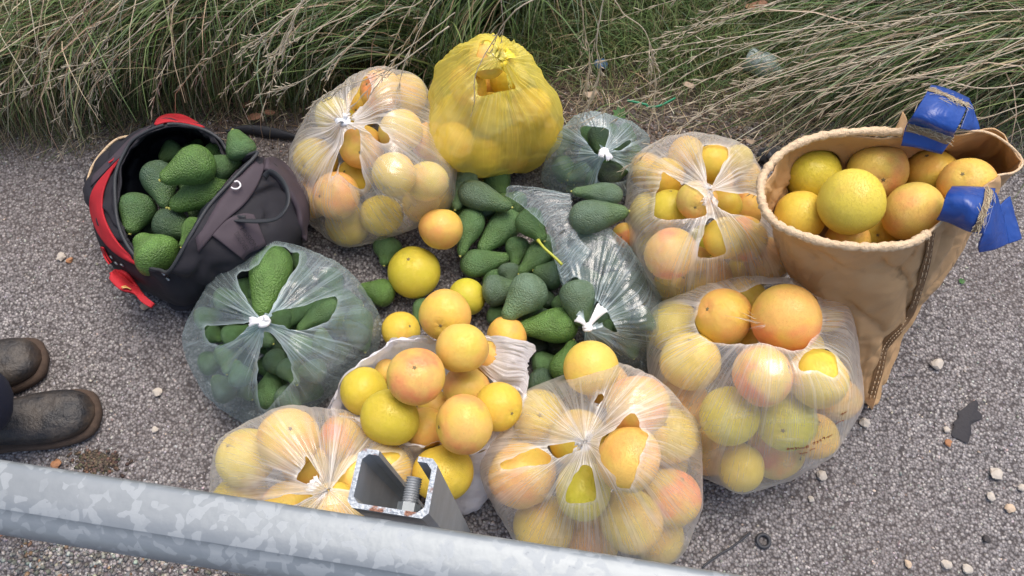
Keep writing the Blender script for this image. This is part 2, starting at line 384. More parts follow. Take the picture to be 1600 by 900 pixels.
# tar stain, cord, rubber ring, rubber strip, plastic bits
def blob_sheet(name, pts, z, thick, mat, jag=.15, n=60, seed=0):
    c = np.mean(pts, 0); ring = spline(pts, n, True); V = []
    for i, p in enumerate(ring):
        k = 1+jag*(float(vnoise(np.array([p[0]*.12, p[1]*.12, seed])))-.5)*2; V.append(at(*(c+(p-c)*k), z))
    V = np.array(V); C = V.mean(0); inner = C+(V-C)*.8; inner[:, 2] += thick; V[:, 2] -= .001; C2 = C.copy(); C2[2] += thick*1.1
    VV = list(V)+list(inner)+[C2]; F = [(i, (i+1) % n, n+(i+1) % n, n+i) for i in range(n)]+[(n+i, n+(i+1) % n, 2*n) for i in range(n)]
    return mesh_obj(name, VV, F, mat)
M['tar'] = simple('tar', (.022, .02, .024), .75, bump=.6, bscale=150, bd=.002)
M['rubber'] = simple('rubber', (.035, .036, .042), .6)
z8 = zoom(1040, 620, 2.857)
tar = blob_sheet('tar_stain', [z8(*q) for q in [(1300,60),(1340,45),(1375,20),(1400,30),(1395,60),(1425,85),(1390,110),(1365,125),(1365,170),(1345,205),(1320,190),(1288,165),(1285,120),(1305,90)]], .0030, .0004, M['tar'], .16, 110)
tag(tar, 'ragged black patch of tar on the asphalt at right', 'tar stain')
n = 420; mp = np.array([at(150+RNG.normal(0, 17), 722+RNG.normal(0, 9), 0) for _ in range(n)])
o = rocks('mud_crumbs', mp[:, 0], mp[:, 1], mp[:, 2]+.0015, RNG.uniform(.0015, .0055, n), .55, greys(n, .06, .19, (1, .68, .45), .1), M['chip'], True)
tag(o, 'patch of crumbled brown mud beside the rail under the lower boot', 'mud', kind='stuff')
V, F = tube([at(*q, .004) for q in spline([(1097,887),(1110,876),(1128,864),(1143,855),(1160,842),(1172,832)], 24)], .0022, 7)
tag(mesh_obj('cord', V, F, M['rubber']), 'short black cord lying on the asphalt beside the rail', 'cord')
c0 = at(1193, 845, .005); a = np.linspace(0, 2*math.pi, 33)[:-1]
V = [c0+np.array([(.0115+.0035*math.cos(q))*math.cos(p), (.0115+.0035*math.cos(q))*math.sin(p), .0035*math.sin(q)]) for p in a for q in np.linspace(0, 2*math.pi, 9)[:-1]]
F = [(i*8+j, ((i+1) % 32)*8+j, ((i+1) % 32)*8+(j+1) % 8, i*8+(j+1) % 8) for i in range(32) for j in range(8)]
tag(mesh_obj('rubber_ring', V, F, M['rubber']), 'small black rubber ring on the asphalt by the cord', 'ring')
P = spline([(352,205),(380,196),(415,197),(445,205),(462,212)], 30); Q = spline([(360,207),(382,208),(415,213),(445,217),(460,218)], 30)
g = np.array([[at(*p, .006) for p in Q], [at(*((p+q)/2), .014) for p, q in zip(P, Q)], [at(*p, .022) for p in P]])
tag(solid(mesh_obj('rubber_strip', g.reshape(-1, 3), grid_faces(3, 30, False), M['rubber']), .005), 'curved strip of black rubber lying behind the backpack', 'rubber strip')
ps = empty('plastic_clip', at(1200, 245, 0)); tag(ps, 'small black plastic box clip lying left of the tan bag', 'clip')
V, F = bevel_box(at(1200, 243, .014), (.044, .034, .026), Matrix.Rotation(.25, 3, 'Z').to_euler(), .25); mesh_obj('body', V, F, M['rubber'], ps)
V, F = bevel_box(at(1203, 241, .028), (.016, .036, .007), Matrix.Rotation(.25, 3, 'Z').to_euler(), .25); mesh_obj('latch', V, F, M['rubber'], ps)
M['greenp'] = simple('green_plastic', (.01, .22, .10), .35)
for pts, lab in (([(1010,167),(1028,166),(1042,160),(1055,153)], 'green plastic twist in the turf, right piece'), ([(980,157),(995,160),(1012,164)], 'short green plastic sliver in the turf, left piece')):
    V, F = tube([at(*q, .035) for q in spline(pts, 12)], .0028, 6); tag(mesh_obj('plastic_twist', V, F, M['greenp']), lab, 'twist', 'green plastic twists')
t = NT('old_bottle'); t.set('Base Color', (.62, .74, .68)); t.set('Roughness', .15); t.set('Transmission Weight', .6); t.set('Normal', t.bump(t.noise(t.geo(), 60, 3), .7, .01)); M['bottle'] = t.m
b0, b1 = at(1165, 90, .035), at(1222, 114, .035); L = b1-b0
V, F = tube([b0+L*q for q in (0, .02, .06, .25, .5, .7, .8, .9, .92, 1.0)], [.008, .026, .03, .027, .031, .029, .018, .011, .012, .012], 16)
tag(mesh_obj('plastic_bottle', V, F, M['bottle']), 'crushed pale clear plastic bottle lying half hidden in the turf', 'bottle')
M['bluep'] = simple('blue_scrap', (.07, .14, .26), .4)
o = blob_sheet('plastic_scrap', [(930,95),(943,92),(950,99),(945,107),(933,105)], .02, .004, M['bluep'], .3, 30); tag(o, 'pale blue scrap of plastic lying in the turf', 'scrap')
LM = simple('dead_leaf', (.30, .15, .09), .8, var=.4); LM2 = simple('pale_leaf', (.36, .27, .19), .8)
for i, (x, y, r, lab, m) in enumerate([(386,165,9,'brown curled dead leaf nearest the grass behind the backpack',LM),(398,186,11,'rusty dead leaf just behind the rubber strip, left',LM),(421,178,8,'rusty dead leaf behind the rubber strip, right',LM),(1076,135,9,'pale torn dead leaf standing in the turf',LM2),(1172,222,7,'tiny cream leaf at the soil edge left of the clip',LM2),(922,148,9,'tan dead leaf in turf above the small avocado bag',LM2),(1180,12,14,'reddish dead leaf at the top of the turf',LM)]):
    c = at(x, y, .02+(y < 150)*.05); s = r/FPX*depth_of(c); n = 9; V = []; 
    for u in np.linspace(-1, 1, n):
        for v in (-1, 0, 1): V.append(c+np.array([u*s*1.2, v*s*.6*(1-u*u)**.6+.2*s*u*u, .35*s*abs(v)+.3*s*math.sin(2*u+i)]))
    o = solid(mesh_obj('dead_leaf', V, grid_faces(n, 3, False), m), .0008); tag(o, lab, 'leaf', 'dead leaves')

# ------------------------------------------------------------ grapefruits and avocados
def fruit_mesh(seed):
    rows, cols = 26, 36; V = []; F = []
    for i in range(rows+1):
        th = math.pi*i/rows
        for j in range(cols):
            ph = 2*math.pi*j/cols; d = np.array([math.sin(th)*math.cos(ph), math.sin(th)*math.sin(ph), math.cos(th)])
            r = 1+.035*(float(vnoise(d*1.3+seed*9.1))-.5)*2
            r -= .07*math.exp(-(th/.20)**2)*(1+.25*math.cos(5*ph)*min(1, th*6)) + .02*math.exp(-((math.pi-th)/.15)**2)
            V.append(d*r*np.array([1, 1, .94]))
    F = grid_faces(rows+1, cols)
    o = mesh_obj('tmp', V, F, [M['gf'], M['calyx']]); me = o.data
    n0 = len(me.vertices); bpy.data.objects.remove(o)
    bm = bmesh.new(); bm.from_mesh(me); bmesh.ops.remove_doubles(bm, verts=bm.verts, dist=1e-4)
    top = min(v.co.z for v in bm.verts if (v.co.x**2+v.co.y**2) < .002 and v.co.z > 0)
    # calyx button: a little raised five-lobed disc
    vs = []; c = bm.verts.new((0, 0, top+.035))
    for k in range(15):
        a = 2*math.pi*k/15; rr = .066+.024*math.cos(5*a); vs.append(bm.verts.new((rr*math.cos(a), rr*math.sin(a), top+.012)))
    for k in range(15):
        f = bm.faces.new((c, vs[k], vs[(k+1) % 15])); f.material_index = 1
    bmesh.ops.recalc_face_normals(bm, faces=bm.faces); bm.to_mesh(me); bm.free(); me.shade_smooth(); me.name = 'grapefruit'; return me
GF = [fruit_mesh(k) for k in range(4)]
PLACED = []      # (centre, radius, owner) spheres
FRUIT = []
GC = {'y': ((.74, .50, .06), .25), 'g': ((.58, .49, .035), .05), 'o': ((.79, .47, .11), .45), 'p': ((.77, .49, .12), .9), 'l': ((.76, .56, .12), .3)}
GN = {'y': 'yellow', 'g': 'green-yellow', 'o': 'orange', 'p': 'pink-blushed', 'l': 'pale yellow'}
def clear_z(mk, zmin, owner, tol=.005):
    z = zmin
    for _ in range(80):
        sp = mk(z); ok = True
        for c, r in sp:
            for c2, r2, o2 in PLACED:
                if np.linalg.norm(c-c2) < r+r2-tol: ok = False; break
            if not ok: break
        if ok or z > zmin+.14: break
        z += .005
    return z
def fruit(px, py, rp, z, kind, owner, tilt=None, up=None):
    def mk(z):
        p = at(px, py, z); return [(p, rp/FPX*depth_of(p))]
    p0 = at(px, py, z); z = max(z, rp/FPX*depth_of(p0)*.96); z = clear_z(mk, z, owner)
    (p, r), = mk(z); PLACED.append((p, r, owner))
    o = bpy.data.objects.new('grapefruit', GF[len(FRUIT) % 4]); COL.objects.link(o); o.location = tuple(p); o.scale = (r, r, r)
    col, bl = GC[kind]; j = [random.uniform(.92, 1.08) for _ in range(3)]
    o.color = (*[min(1, c*k) for c, k in zip(col, j)], bl)
    if up: o.rotation_euler = Vector(up).to_track_quat('Z', 'Y').to_euler()
    elif random.random() < .38: o.rotation_euler = (random.uniform(-.2, 1.0), random.uniform(-.8, .8), random.uniform(0, 6.28))
    else: o.rotation_euler = (random.uniform(1.2, 2.4), random.uniform(-.6, .6), random.uniform(0, 6.28))
    o['px'] = px; o['py'] = py; FRUIT.append((o, 'grapefruit', kind, owner, px, py)); return o, p, r
# avocado: unit length along z, 0 at the fat end, 1 at the stem tip; radius 1 at the widest
AVP = [(0, 0), (.015, .30), (.05, .56), (.12, .82), (.22, .97), (.32, 1.0), (.44, .96), (.56, .84), (.68, .69), (.78, .57), (.87, .47), (.94, .36), (.98, .20), (1.0, .10)]
def avo_mesh(seed, neck):
    prof = spline(AVP, 30); V = []; k = 26
    for i, (z, r) in enumerate(prof):
        r = max(r, 0); r = r*(1-neck*math.exp(-((z-.8)/.2)**2)); bend = .10*(z-.4)**2*(1 if seed % 2 else -1)
        for j in range(k):
            a = 2*math.pi*j/k; nn = (float(vnoise(np.array([math.cos(a)*1.5, math.sin(a)*1.5, z*4+seed*7])))-.5)*.09+(float(vnoise(np.array([math.cos(a)*6, math.sin(a)*6, z*16+seed])))-.5)*.03
            V.append((r*(1+nn)*math.cos(a)+bend, r*(1+nn)*math.sin(a), z))
    F = grid_faces(30, k); n0 = len(F); o0 = len(V)
    s, f = tube([(bend, 0, .985), (bend, 0, 1.02), (bend, 0, 1.028)], [.10, .085, .02], 10); V += [tuple(q) for q in s]; F += [tuple(i+o0 for i in q) for q in f]
    F.insert(0, tuple(range(k-1, -1, -1)))
    me = bpy.data.meshes.new('avocado'); me.from_pydata(V, [], F); me.shade_smooth(); me.materials.append(M['av']); me.materials.append(M['scar'])
    for p in me.polygons:
        if p.index > n0: p.material_index = 1
    return me
AV = [avo_mesh(0, .12), avo_mesh(1, .0), avo_mesh(2, .22), avo_mesh(3, .06)]
AC = {'d': (.072, .122, .074), 'n': (.105, .20, .075), 'b': (.14, .27, .06), 's': (.15, .225, .15), 'k': (.016, .022, .018)}
AN = {'d': 'dark green', 'n': 'green', 'b': 'bright green', 's': 'grey-green', 'k': 'near-black'}
AVS = []
def avo(f, s, wp, z, kind, owner, dz=0, place=True, v=None):
    """fat end px, stem end px, width px, height of its middle, dz raises the stem end"""
    def mk(z):
        A, B = at(*f, z-dz/2), at(*s, z+dz/2); r = wp*1.06/2/FPX*depth_of((A+B)/2)
        L = np.linalg.norm(B-A); d = (B-A)/max(L, 1e-6); L2 = max(L, 2.05*r)
        A = (A+B)/2-d*L2/2; B = A+d*L2
        return A, B, r, [(A+(B-A)*.36, r*.95), (A+(B-A)*.72, r*.62)]
    z0 = max(z, mk(z)[2]*.95)
    if place: z0 = clear_z(lambda q: mk(q)[3], z0, owner, .008)
    A, B, r, sp = mk(z0)
    for c, q in sp: PLACED.append((c, q, owner))
    o = bpy.data.objects.new('avocado', AV[(len(AVS) if v is None else v) % 4]); COL.objects.link(o)
    d = B-A; L = np.linalg.norm(d); o.location = tuple(A); o.scale = (r, r, L)
    o.rotation_euler = (Vector(d).to_track_quat('Z', 'Y') @ Matrix.Rotation(random.random()*6.28, 3, 'Z').to_quaternion()).to_euler()
    j = random.uniform(.85, 1.2); o.color = (*[c*j for c in AC[kind]], 1)
    AVS.append(o); FRUIT.append((o, 'avocado', kind, owner, (f[0]+s[0])/2, (f[1]+s[1])/2)); return o, sp+[(A+(B-A)*.15, r*.7), (A+(B-A)*.92, r*.35)]
# ------------------------------------------------------------ film bags
SPH = []
for i in range(60):
    y = 1-2*(i+.5)/60; rr = math.sqrt(1-y*y); SPH.append((rr*math.cos(2.39996*i), rr*math.sin(2.39996*i), y))
SPH = np.array(SPH)
def poly_sd(P, poly):
    """signed distance (negative inside) and nearest point, pixels"""
    P = np.asarray(P, float); poly = np.asarray(poly, float); n = len(poly)
    best = np.full(len(P), 1e18); near = P.copy(); ins = np.zeros(len(P), bool)
    for i in range(n):
        a, b = poly[i], poly[(i+1) % n]; ab = b-a
        t = np.clip(((P-a)@ab)/max(ab@ab, 1e-9), 0, 1); q = a+t[:, None]*ab; d = np.sum((P-q)**2, 1)
        m = d < best; best[m] = d[m]; near[m] = q[m]
        c = ((a[1] > P[:, 1]) != (b[1] > P[:, 1])) & (P[:, 0] < (b[0]-a[0])*(P[:, 1]-a[1])/((b[1]-a[1]) or 1e-9)+a[0]); ins ^= c
    d = np.sqrt(best); return np.where(ins, -d, d), near
def film_bag(name, spheres, outline, knot, knot_z, holes, mat, seed=0, NA=300, NP=110, pleat=.0030, crump=.0028, centre_z=.12, smooth=3, knot_spike=.012, kf=17.0, avoid=None):
    """clear plastic drawn over the fruit: a hull over fruit and outline points, swept from the knot, pleated, with the handle holes cut out"""
    pts = [np.array(c)+SPH*(r+.003) for c, r in spheres]
    K = at(*knot, knot_z); pts.append(np.array([at(x, y, z) for x, y, z in outline])); pts.append(K[None])
    P = np.concatenate(pts); P[:, 2] = np.maximum(P[:, 2], .003)
    bm = bmesh.new(); [bm.verts.new(p) for p in P]; bmesh.ops.convex_hull(bm, input=bm.verts[:])
    bmesh.ops.delete(bm, geom=[v for v in bm.verts if not v.link_faces], context='VERTS')
    bmesh.ops.triangulate(bm, faces=bm.faces[:]); bv = BVHTree.FromBMesh(bm)
    hv = np.array([v.co[:] for v in bm.verts]); C = (hv.max(0)+hv.min(0))/2; C[2] = centre_z; C = C*.75+K*.25; C[2] = min(centre_z, K[2]-.05); bm.free()
    ax = K-C; ax /= np.linalg.norm(ax); e1 = np.cross(ax, [0, 1, .1]); e1 /= np.linalg.norm(e1); e2 = np.cross(ax, e1)
    tt = np.linspace(0, 1, NP)**1.25*math.pi*.995; tt[0] = .012; aa = np.linspace(0, 2*math.pi, NA, endpoint=False)
    D = (np.cos(tt)[:, None, None]*ax+np.sin(tt)[:, None, None]*(np.cos(aa)[None, :, None]*e1+np.sin(aa)[None, :, None]*e2))
    Rr = np.zeros((NP, NA)); vc = Vector(C)
    for i in range(NP):
        for j in range(NA):
            h = bv.ray_cast(vc, Vector(D[i, j])); Rr[i, j] = h[3] if h[0] is not None else .1
    R0 = Rr.copy()
    for _ in range(smooth):
        A = Rr.copy(); A[1:-1] = (Rr[:-2]+2*Rr[1:-1]+Rr[2:])/4; A = (np.roll(A, 1, 1)+2*A+np.roll(A, -1, 1))/4; A[0] = Rr[0]; Rr = A
    kd = np.linalg.norm(C+D*Rr[..., None]-K, axis=-1)
    ca, sa = np.cos(aa)[None, :]+0*kd, np.sin(aa)[None, :]+0*kd
    q = np.stack([ca*kf*.55, sa*kf*.55, kd*6+seed*3.7], -1)
    q2 = np.stack([ca*kf*1.4, sa*kf*1.4, kd*9+seed*5.1], -1)
    env = np.exp(-(kd/.13)**2)*np.clip(kd/.012, 0, 1)
    fold = (1-np.abs(fbm(q, 2, seed)*2-1)*2)*pleat*2.0+(vnoise(q2, seed+5)-.5)*pleat*1.4
    sec = np.clip((vnoise(np.stack([ca*2.2, sa*2.2, kd*0+seed*1.7], -1), seed)-.3)*2.6, .1, 1.2)
    Rr = Rr+fold*(env+.08)*sec
    g = (C+D*Rr[..., None])*1.0
    cr = (1-np.abs(fbm(g*14+seed, 3, seed+9)*2-1)*2.2)*crump+(fbm(g*38+seed, 2, seed+3)-.5)*crump*.8
    Rr = Rr+cr*np.clip(kd/.05, 0, 1)
    # gathers near the knot sink inward so the film tents up to it
    Rr = Rr-.010*np.exp(-((kd-.045)/.03)**2)*(.5+.8*(vnoise(np.stack([ca*2.3, sa*2.3, kd*0+seed], -1))))
    V = (C+D*Rr[..., None]).reshape(-1, 3)
    for _ in range(2):
        for c, r in list(spheres)+(avoid or []):
            d = V-c; L = np.linalg.norm(d, axis=1); m = L < r+.0016; V[m] = c+d[m]/L[m][:, None]*(r+.0016)
    V[:, 2] = np.maximum(V[:, 2], .0035+.001*vnoise(V*60))
    # which vertices the camera sees first
    pxy = to_px(V); cam_d = np.linalg.norm(V-CP, axis=1)
    Gd = V.reshape(NP, NA, 3); du = np.roll(Gd, -1, 1)-np.roll(Gd, 1, 1); dv = np.gradient(Gd, axis=0); nrm = np.cross(du, dv).reshape(-1, 3)
    if np.sum(nrm*(V-C)) < 0: nrm = -nrm
    front = np.sum(nrm*(CP-V), 1) > 0
    sd = np.full(len(V), 1e9); near = pxy.copy()
    for h in holes:
        hh = spline(h, len(h)*5, True)*.65+np.array([spline_lin(h, len(h)*5)])[0]*.35
        # a torn, stretched rim rather than a smooth outline
        hh = hh+np.stack([vnoise(np.stack([hh[:, 0]*.09, hh[:, 1]*.09, hh[:, 0]*0+q_], -1), 3)-.5 for q_ in (0, 7)], -1)*5; d, nn = poly_sd(pxy, hh); m = d < sd; sd[m] = d[m]; near[m] = nn[m]
    sd[~front] = 1e9
    F = np.array(grid_faces(NP, NA)); ins = (sd < 0)
    fin = ins[F]; keep = ~fin.all(1); mixed = keep & fin.any(1)
    mv = np.unique(F[mixed].ravel()); mv = mv[ins[mv]]
    for i in mv:
        if np.linalg.norm(near[i]-pxy[i]) < 9:
            d = ray(*near[i]); V[i] = CP+d*depth_of(V[i])
    edge = np.exp(-np.abs(sd)/2.6)*(np.abs(sd) < 1e8)
    o = mesh_obj(name, V, F[keep], mat); 
    fv = np.stack([ca*kf, sa*kf, kd*5+seed*3.1], -1).reshape(-1, 3)
    vattr(o, 'fold', fv, 'FLOAT_VECTOR'); vattr(o, 'kd', kd.ravel()); vattr(o, 'edge', edge)
    bm = bmesh.new(); bm.from_mesh(o.data); bmesh.ops.delete(bm, geom=[v for v in bm.verts if not v.link_faces], context='VERTS'); bm.to_mesh(o.data); bm.free()
    o['_k'] = 0
    return o, K
def spline_lin(h, n):
    h = np.asarray(h, float); m = len(h); t = np.linspace(0, m, n, endpoint=False); i = t.astype(int); f = (t-i)[:, None]; return h[i]*(1-f)+h[(i+1) % m]*f
def knot_on(bag, K, mat, ears, s=1.0, seed=0):
    """twisted knot of plastic with its loose ears: ears are (dx, dy, length) directions"""
    parts = []; rs = np.random.default_rng(seed)
    a = np.linspace(0, 2*math.pi*1.55, 26)
    path = [K+np.array([.0062*math.cos(q), .0045*math.sin(q)*1.2, .0035*math.sin(q*1.5)+.004])*s for q in a]
    parts.append(tube(path, [.0042*s*(1+.35*rs.random()) for _ in a], 9))
    for dx, dy, L in ears:
        d = np.array([dx, dy, 0])/math.hypot(dx, dy); n = np.array([-d[1], d[0], 0]); V = []; m = 9
        for i in range(m):
            u = i/(m-1); c = K+d*L*u+np.array([0, 0, .006+.012*math.sin(u*2.5)]); w = (.0035+.35*L*(u**1.3)*.6)*s
            for j in range(9):
                v = (j/8-.5)*2; V.append(c+n*w*v+np.array([0, 0, .0035*math.cos(j*2.3+seed)*(.4+u)+rs.normal(0, .0006)]))
        parts.append((V, grid_faces(m, 9, False)))
    V, F = join(parts); return mesh_obj('knot', V, F, mat, bag)
def fill(own, outline, n, kinds, grape=False, w=40, zs=(.05, .11), seed=0, shrink=.84, tries=400):
    """more fruit packed into a bag wherever there is still room under the film"""
    rs = np.random.default_rng(seed); O = np.array([q[:2] for q in outline]); c = O.mean(0); S_ = c+(O-c)*shrink; out = []; k = 0
    for _ in range(tries):
        if k >= n: break
        p = rs.uniform(S_.min(0), S_.max(0)); sd_, _n = poly_sd([p], S_)
        if sd_[0] > -w*.35: continue
        z = zs[k % len(zs)] if rs.random() < .8 else zs[0]; a = rs.uniform(0, 6.28); L = w*rs.uniform(1.0, 1.25); f = p+np.array([math.cos(a), math.sin(a)])*L*.5; s = p-np.array([math.cos(a), math.sin(a)])*L*.5
        if poly_sd([f], S_)[0][0] > 0 or poly_sd([s], S_)[0][0] > 0: continue
        A, B = at(*f, z), at(*s, z); r = w/2/FPX*depth_of(A)*.95
        sp = [(A+(B-A)*.36, r*.95), (A+(B-A)*.72, r*.62)] if not grape else [((A+B)/2, r)]
        if any(np.linalg.norm(c1-c2) < r1+r2-(.016 if not grape else .008) for c1, r1 in sp for c2, r2, _o in PLACED): continue
        if grape: o, q, rr = fruit(*p, w/2, z, rs.choice(kinds), own); out.append((q, rr))
        else: o, sp = avo(tuple(f), tuple(s), w*rs.uniform(.85, 1.05), z, rs.choice(kinds), own, place=False); out += sp
        k += 1
    return out
ZS = lambda z, L: [(*z(x, y), h) for x, y, h in L]
ZP = lambda z, L: [z(x, y) for x, y in L]
def fruits(z, s, L, owner):
    out = []
    for q in sorted(L, key=lambda q: q[3]):
        x, y, r, h, k = q[:5]; o, p, rr = fruit(*z(x, y), r/s, h, k, owner, up=q[5] if len(q) > 5 and isinstance(q[5], tuple) else None)
        out.append((p, rr, 'out' in q))
    return out
def avos(z, s, L, owner, **kw):
    out = []
    for q in sorted(L, key=lambda q: q[5]):
        fx, fy, sx, sy, w, h, k = q[:7]; o, sp = avo(z(fx, fy), z(sx, sy), w/s, h, k, owner, dz=q[7] if len(q) > 7 else 0, **kw); out += sp
    return out

# --- bag A: clear bag of grapefruit right of the backpack
A = [(400,235,86,.19,'p'),(215,345,84,.15,'g'),(330,300,80,.13,'y'),(480,400,90,.15,'l'),(322,462,90,.17,'o'),(135,515,90,.12,'l'),(222,660,97,.11,'o'),(452,572,90,.16,'y'),
     (290,590,78,.09,'y'),(400,738,87,.07,'g'),(585,600,86,.08,'l'),(640,520,80,.06,'y'),(632,662,74,.05,'y'),(265,775,88,.05,'y'),(560,690,78,.05,'o'),(500,255,86,.14,'l'),(120,670,80,.05,'o'),(600,440,80,.10,'p')]
fa = fruits(Z2, 2.572, A, 'A')
oa = ZS(Z2, [(355,150,.24),(430,165,.25),(530,270,.22),(605,400,.16),(680,480,.1),(690,560,.07),(685,690,.02),(490,800,.01),(280,850,.01),(200,820,.02),(120,700,.03),(60,600,.06),(32,470,.10),(60,400,.13),(120,310,.17),(230,220,.2),(300,170,.23)])
bagA, K = film_bag('plastic_bag', [f[:2] for f in fa], oa, Z2(258,368), .235, [ZP(Z2,[(268,300),(318,205),(345,178),(362,230),(330,300),(300,330),(285,362),(268,362)]),
    ZP(Z2,[(262,392),(300,384),(318,420),(318,500),(328,560),(335,605),(318,634),(232,575),(238,530),(208,585),(192,584),(236,468)]), ZP(Z2,[(330,376),(385,374),(428,412),(437,440),(405,446),(362,416)])], M['film'], 1)
knot_on(bagA, K, M['knot'], [(-1,-.5,.018),(.3,1,.012)], 1, 1)
tag(bagA, 'knotted clear bag of grapefruit between the backpack and the yellow bag', 'plastic bag', 'knotted clear plastic bags')

# --- bag B: yellow bag
B = [(825,112,78,.19,'o'),(912,190,78,.17,'y'),(748,215,82,.17,'o'),(835,210,70,.12,'o'),(930,470,90,.05,'p'),(700,330,85,.13,'y'),(1000,310,88,.13,'y'),(840,330,85,.14,'y'),(1040,410,80,.07,'y'),(690,450,85,.05,'y'),(815,490,80,.05,'y')]
fb = fruits(Z2, 2.572, B, 'B')
ob = ZS(Z2, [(760,50,.26),(800,20,.28),(835,16,.29),(930,46,.28),(1010,110,.26),(1090,220,.2),(1122,310,.15),(1115,380,.1),(1080,480,.03),(1030,545,.012),(900,558,.006),(770,566,.006),(700,530,.01),(640,440,.05),(592,345,.12),(605,230,.19),(625,150,.23),(690,90,.26)])
bagB, K = film_bag('plastic_bag', [f[:2] for f in fb], ob, Z2(876,132), .30, [ZP(Z2,[(782,84),(800,42),(832,34),(870,62),(922,66),(900,100),(882,118),(850,100),(806,106)]),
    ZP(Z2,[(776,170),(806,154),(850,148),(880,150),(915,180),(938,225),(940,233),(855,242),(792,255),(784,215)])], M['film_yellow'], 2, crump=.007, pleat=.006)
knot_on(bagB, K, M['knot_y'], [(-1,.45,.05),(1,.8,.03)], 1.5, 2)
tag(bagB, 'knotted yellow plastic bag of grapefruit at the edge of the grass', 'plastic bag')

# --- bag C: avocados, left front
C_ = [(440,68,374,372,168,.17,'b',.01),(290,205,340,330,92,.12,'n'),(610,300,470,410,92,.14,'n'),(705,300,530,425,98,.15,'n'),(210,470,335,410,92,.13,'n'),(145,430,215,470,80,.10,'n'),
      (400,765,440,570,118,.08,'n'),(400,530,515,615,104,.12,'d'),(385,445,440,555,92,.07,'n'),(530,90,545,180,70,.11,'n'),(230,620,340,720,105,.06,'d'),(620,640,520,740,110,.05,'n'),(780,330,820,520,115,.07,'n'),(110,580,230,540,100,.06,'n'),
      (700,480,600,560,110,.09,'d'),(180,280,270,350,95,.08,'d'),(650,170,720,300,105,.07,'n'),(330,640,280,500,100,.05,'d')]
fc = avos(Z3, 2.729, C_, 'C')
oc = ZS(Z3, [(35,455,.12),(90,340,.15),(180,190,.17),(280,172,.19),(400,62,.20),(470,55,.20),(560,78,.19),(700,140,.17),(790,210,.14),(865,335,.10),(900,390,.06),(885,490,.03),(800,580,.012),(690,690,.006),(560,790,.004),(410,852,.004),(330,842,.006),(230,785,.02),(130,690,.03),(65,570,.07)])
fc += fill('C', oc, 40, list('dnns'), w=40, zs=(.05, .10, .14), seed=3, shrink=.94, tries=1200)
bagC, K = film_bag('plastic_bag', fc, oc, Z3(390,395), .235, [ZP(Z3,[(272,192),(350,158),(430,68),(500,90),(545,100),(520,168),(455,270),(405,372),(376,376),(318,300)]),
    ZP(Z3,[(425,350),(560,318),(640,288),(700,285),(690,350),(620,408),(500,426),(470,405),(425,392)]), ZP(Z3,[(385,432),(425,442),(470,500),(505,570),(510,640),(440,720),(400,768),(375,752),(360,650),(362,560),(380,470)]),
    ZP(Z3,[(140,412),(215,402),(345,392),(320,412),(270,460),(205,490),(150,478)])], M['film_grey'], 3)
knot_on(bagC, K, M['knot'], [(-1,-.1,.022),(.6,.3,.010)], 1.15, 3)
tag(bagC, 'large knotted clear bag of avocados in front of the backpack', 'plastic bag', 'knotted clear plastic bags')

# --- bag E: small bag of avocados
E = [(270,110,275,225,100,.12,'d'),(205,110,230,200,70,.09,'n'),(260,340,400,290,112,.12,'k'),(400,170,330,220,70,.10,'d'),(90,250,160,360,95,.06,'n'),(430,190,380,290,90,.06,'n'),(140,130,90,230,90,.06,'d'),(200,330,130,390,90,.05,'n'),(350,120,430,170,90,.05,'n')]
fe = avos(Z5, 2.8125, E, 'E')
oe = ZS(Z5, [(20,300,.08),(60,200,.12),(120,120,.15),(180,60,.18),(260,44,.18),(420,92,.16),(495,150,.12),(495,215,.08),(440,330,.04),(410,400,.02),(260,420,.01),(140,405,.01),(18,375,.01),(10,340,.03)])
fe += fill('E', oe, 16, list('dnd'), w=36, zs=(.05, .09), seed=4)
bagE, K = film_bag('plastic_bag', fe, oe, Z5(290,225), .20, [ZP(Z5,[(186,110),(250,104),(312,122),(302,180),(292,210),(268,224),(240,208),(195,150)]), ZP(Z5,[(300,248),(345,262),(398,300),(398,330),(330,360),(262,345),(270,290)]),
    ZP(Z5,[(330,208),(380,175),(415,165),(405,185),(360,206)])], M['film_grey'], 4, NA=220, NP=80, crump=.004, pleat=.004)
knot_on(bagE, K, M['knot'], [(.5,-1,.024),(-.5,-.9,.018)], .95, 4)
tag(bagE, 'small knotted clear bag of dark avocados right of the yellow bag', 'plastic bag', 'knotted clear plastic bags')

# --- bag F: grapefruit, right of the small avocado bag
Fq = [(768,265,84,.18,'y'),(770,352,88,.17,'p'),(700,432,88,.20,'o'),(822,448,76,.17,'y'),(560,330,88,.16,'y'),(582,470,96,.15,'g'),(918,470,80,.13,'o'),(822,598,94,.18,'y',(-.35,.3,.9)),(735,610,78,.12,'g'),(585,665,118,.13,'p'),
      (655,235,86,.15,'o'),(478,300,80,.10,'y'),(490,480,90,.08,'l'),(905,600,104,.15,'p'),(750,775,104,.08,'o'),(1010,690,100,.06,'o'),(600,800,90,.05,'y'),(930,740,95,.05,'y'),(480,590,86,.06,'l'),(700,690,60,.10,'o'),(900,330,80,.10,'o'),(870,260,76,.12,'y')]
ff = fruits(Z5, 2.8125, Fq, 'F')
of = ZS(Z5, [(398,560,.10),(425,250,.17),(480,198,.19),(560,155,.2),(700,130,.21),(790,150,.21),(880,200,.2),(975,320,.16),(1040,450,.1),(1090,660,.06),(1080,700,.03),(1040,790,.006),(900,850,.005),(760,890,.004),(600,900,.004),(560,880,.01),(490,760,.04),(410,620,.08)])
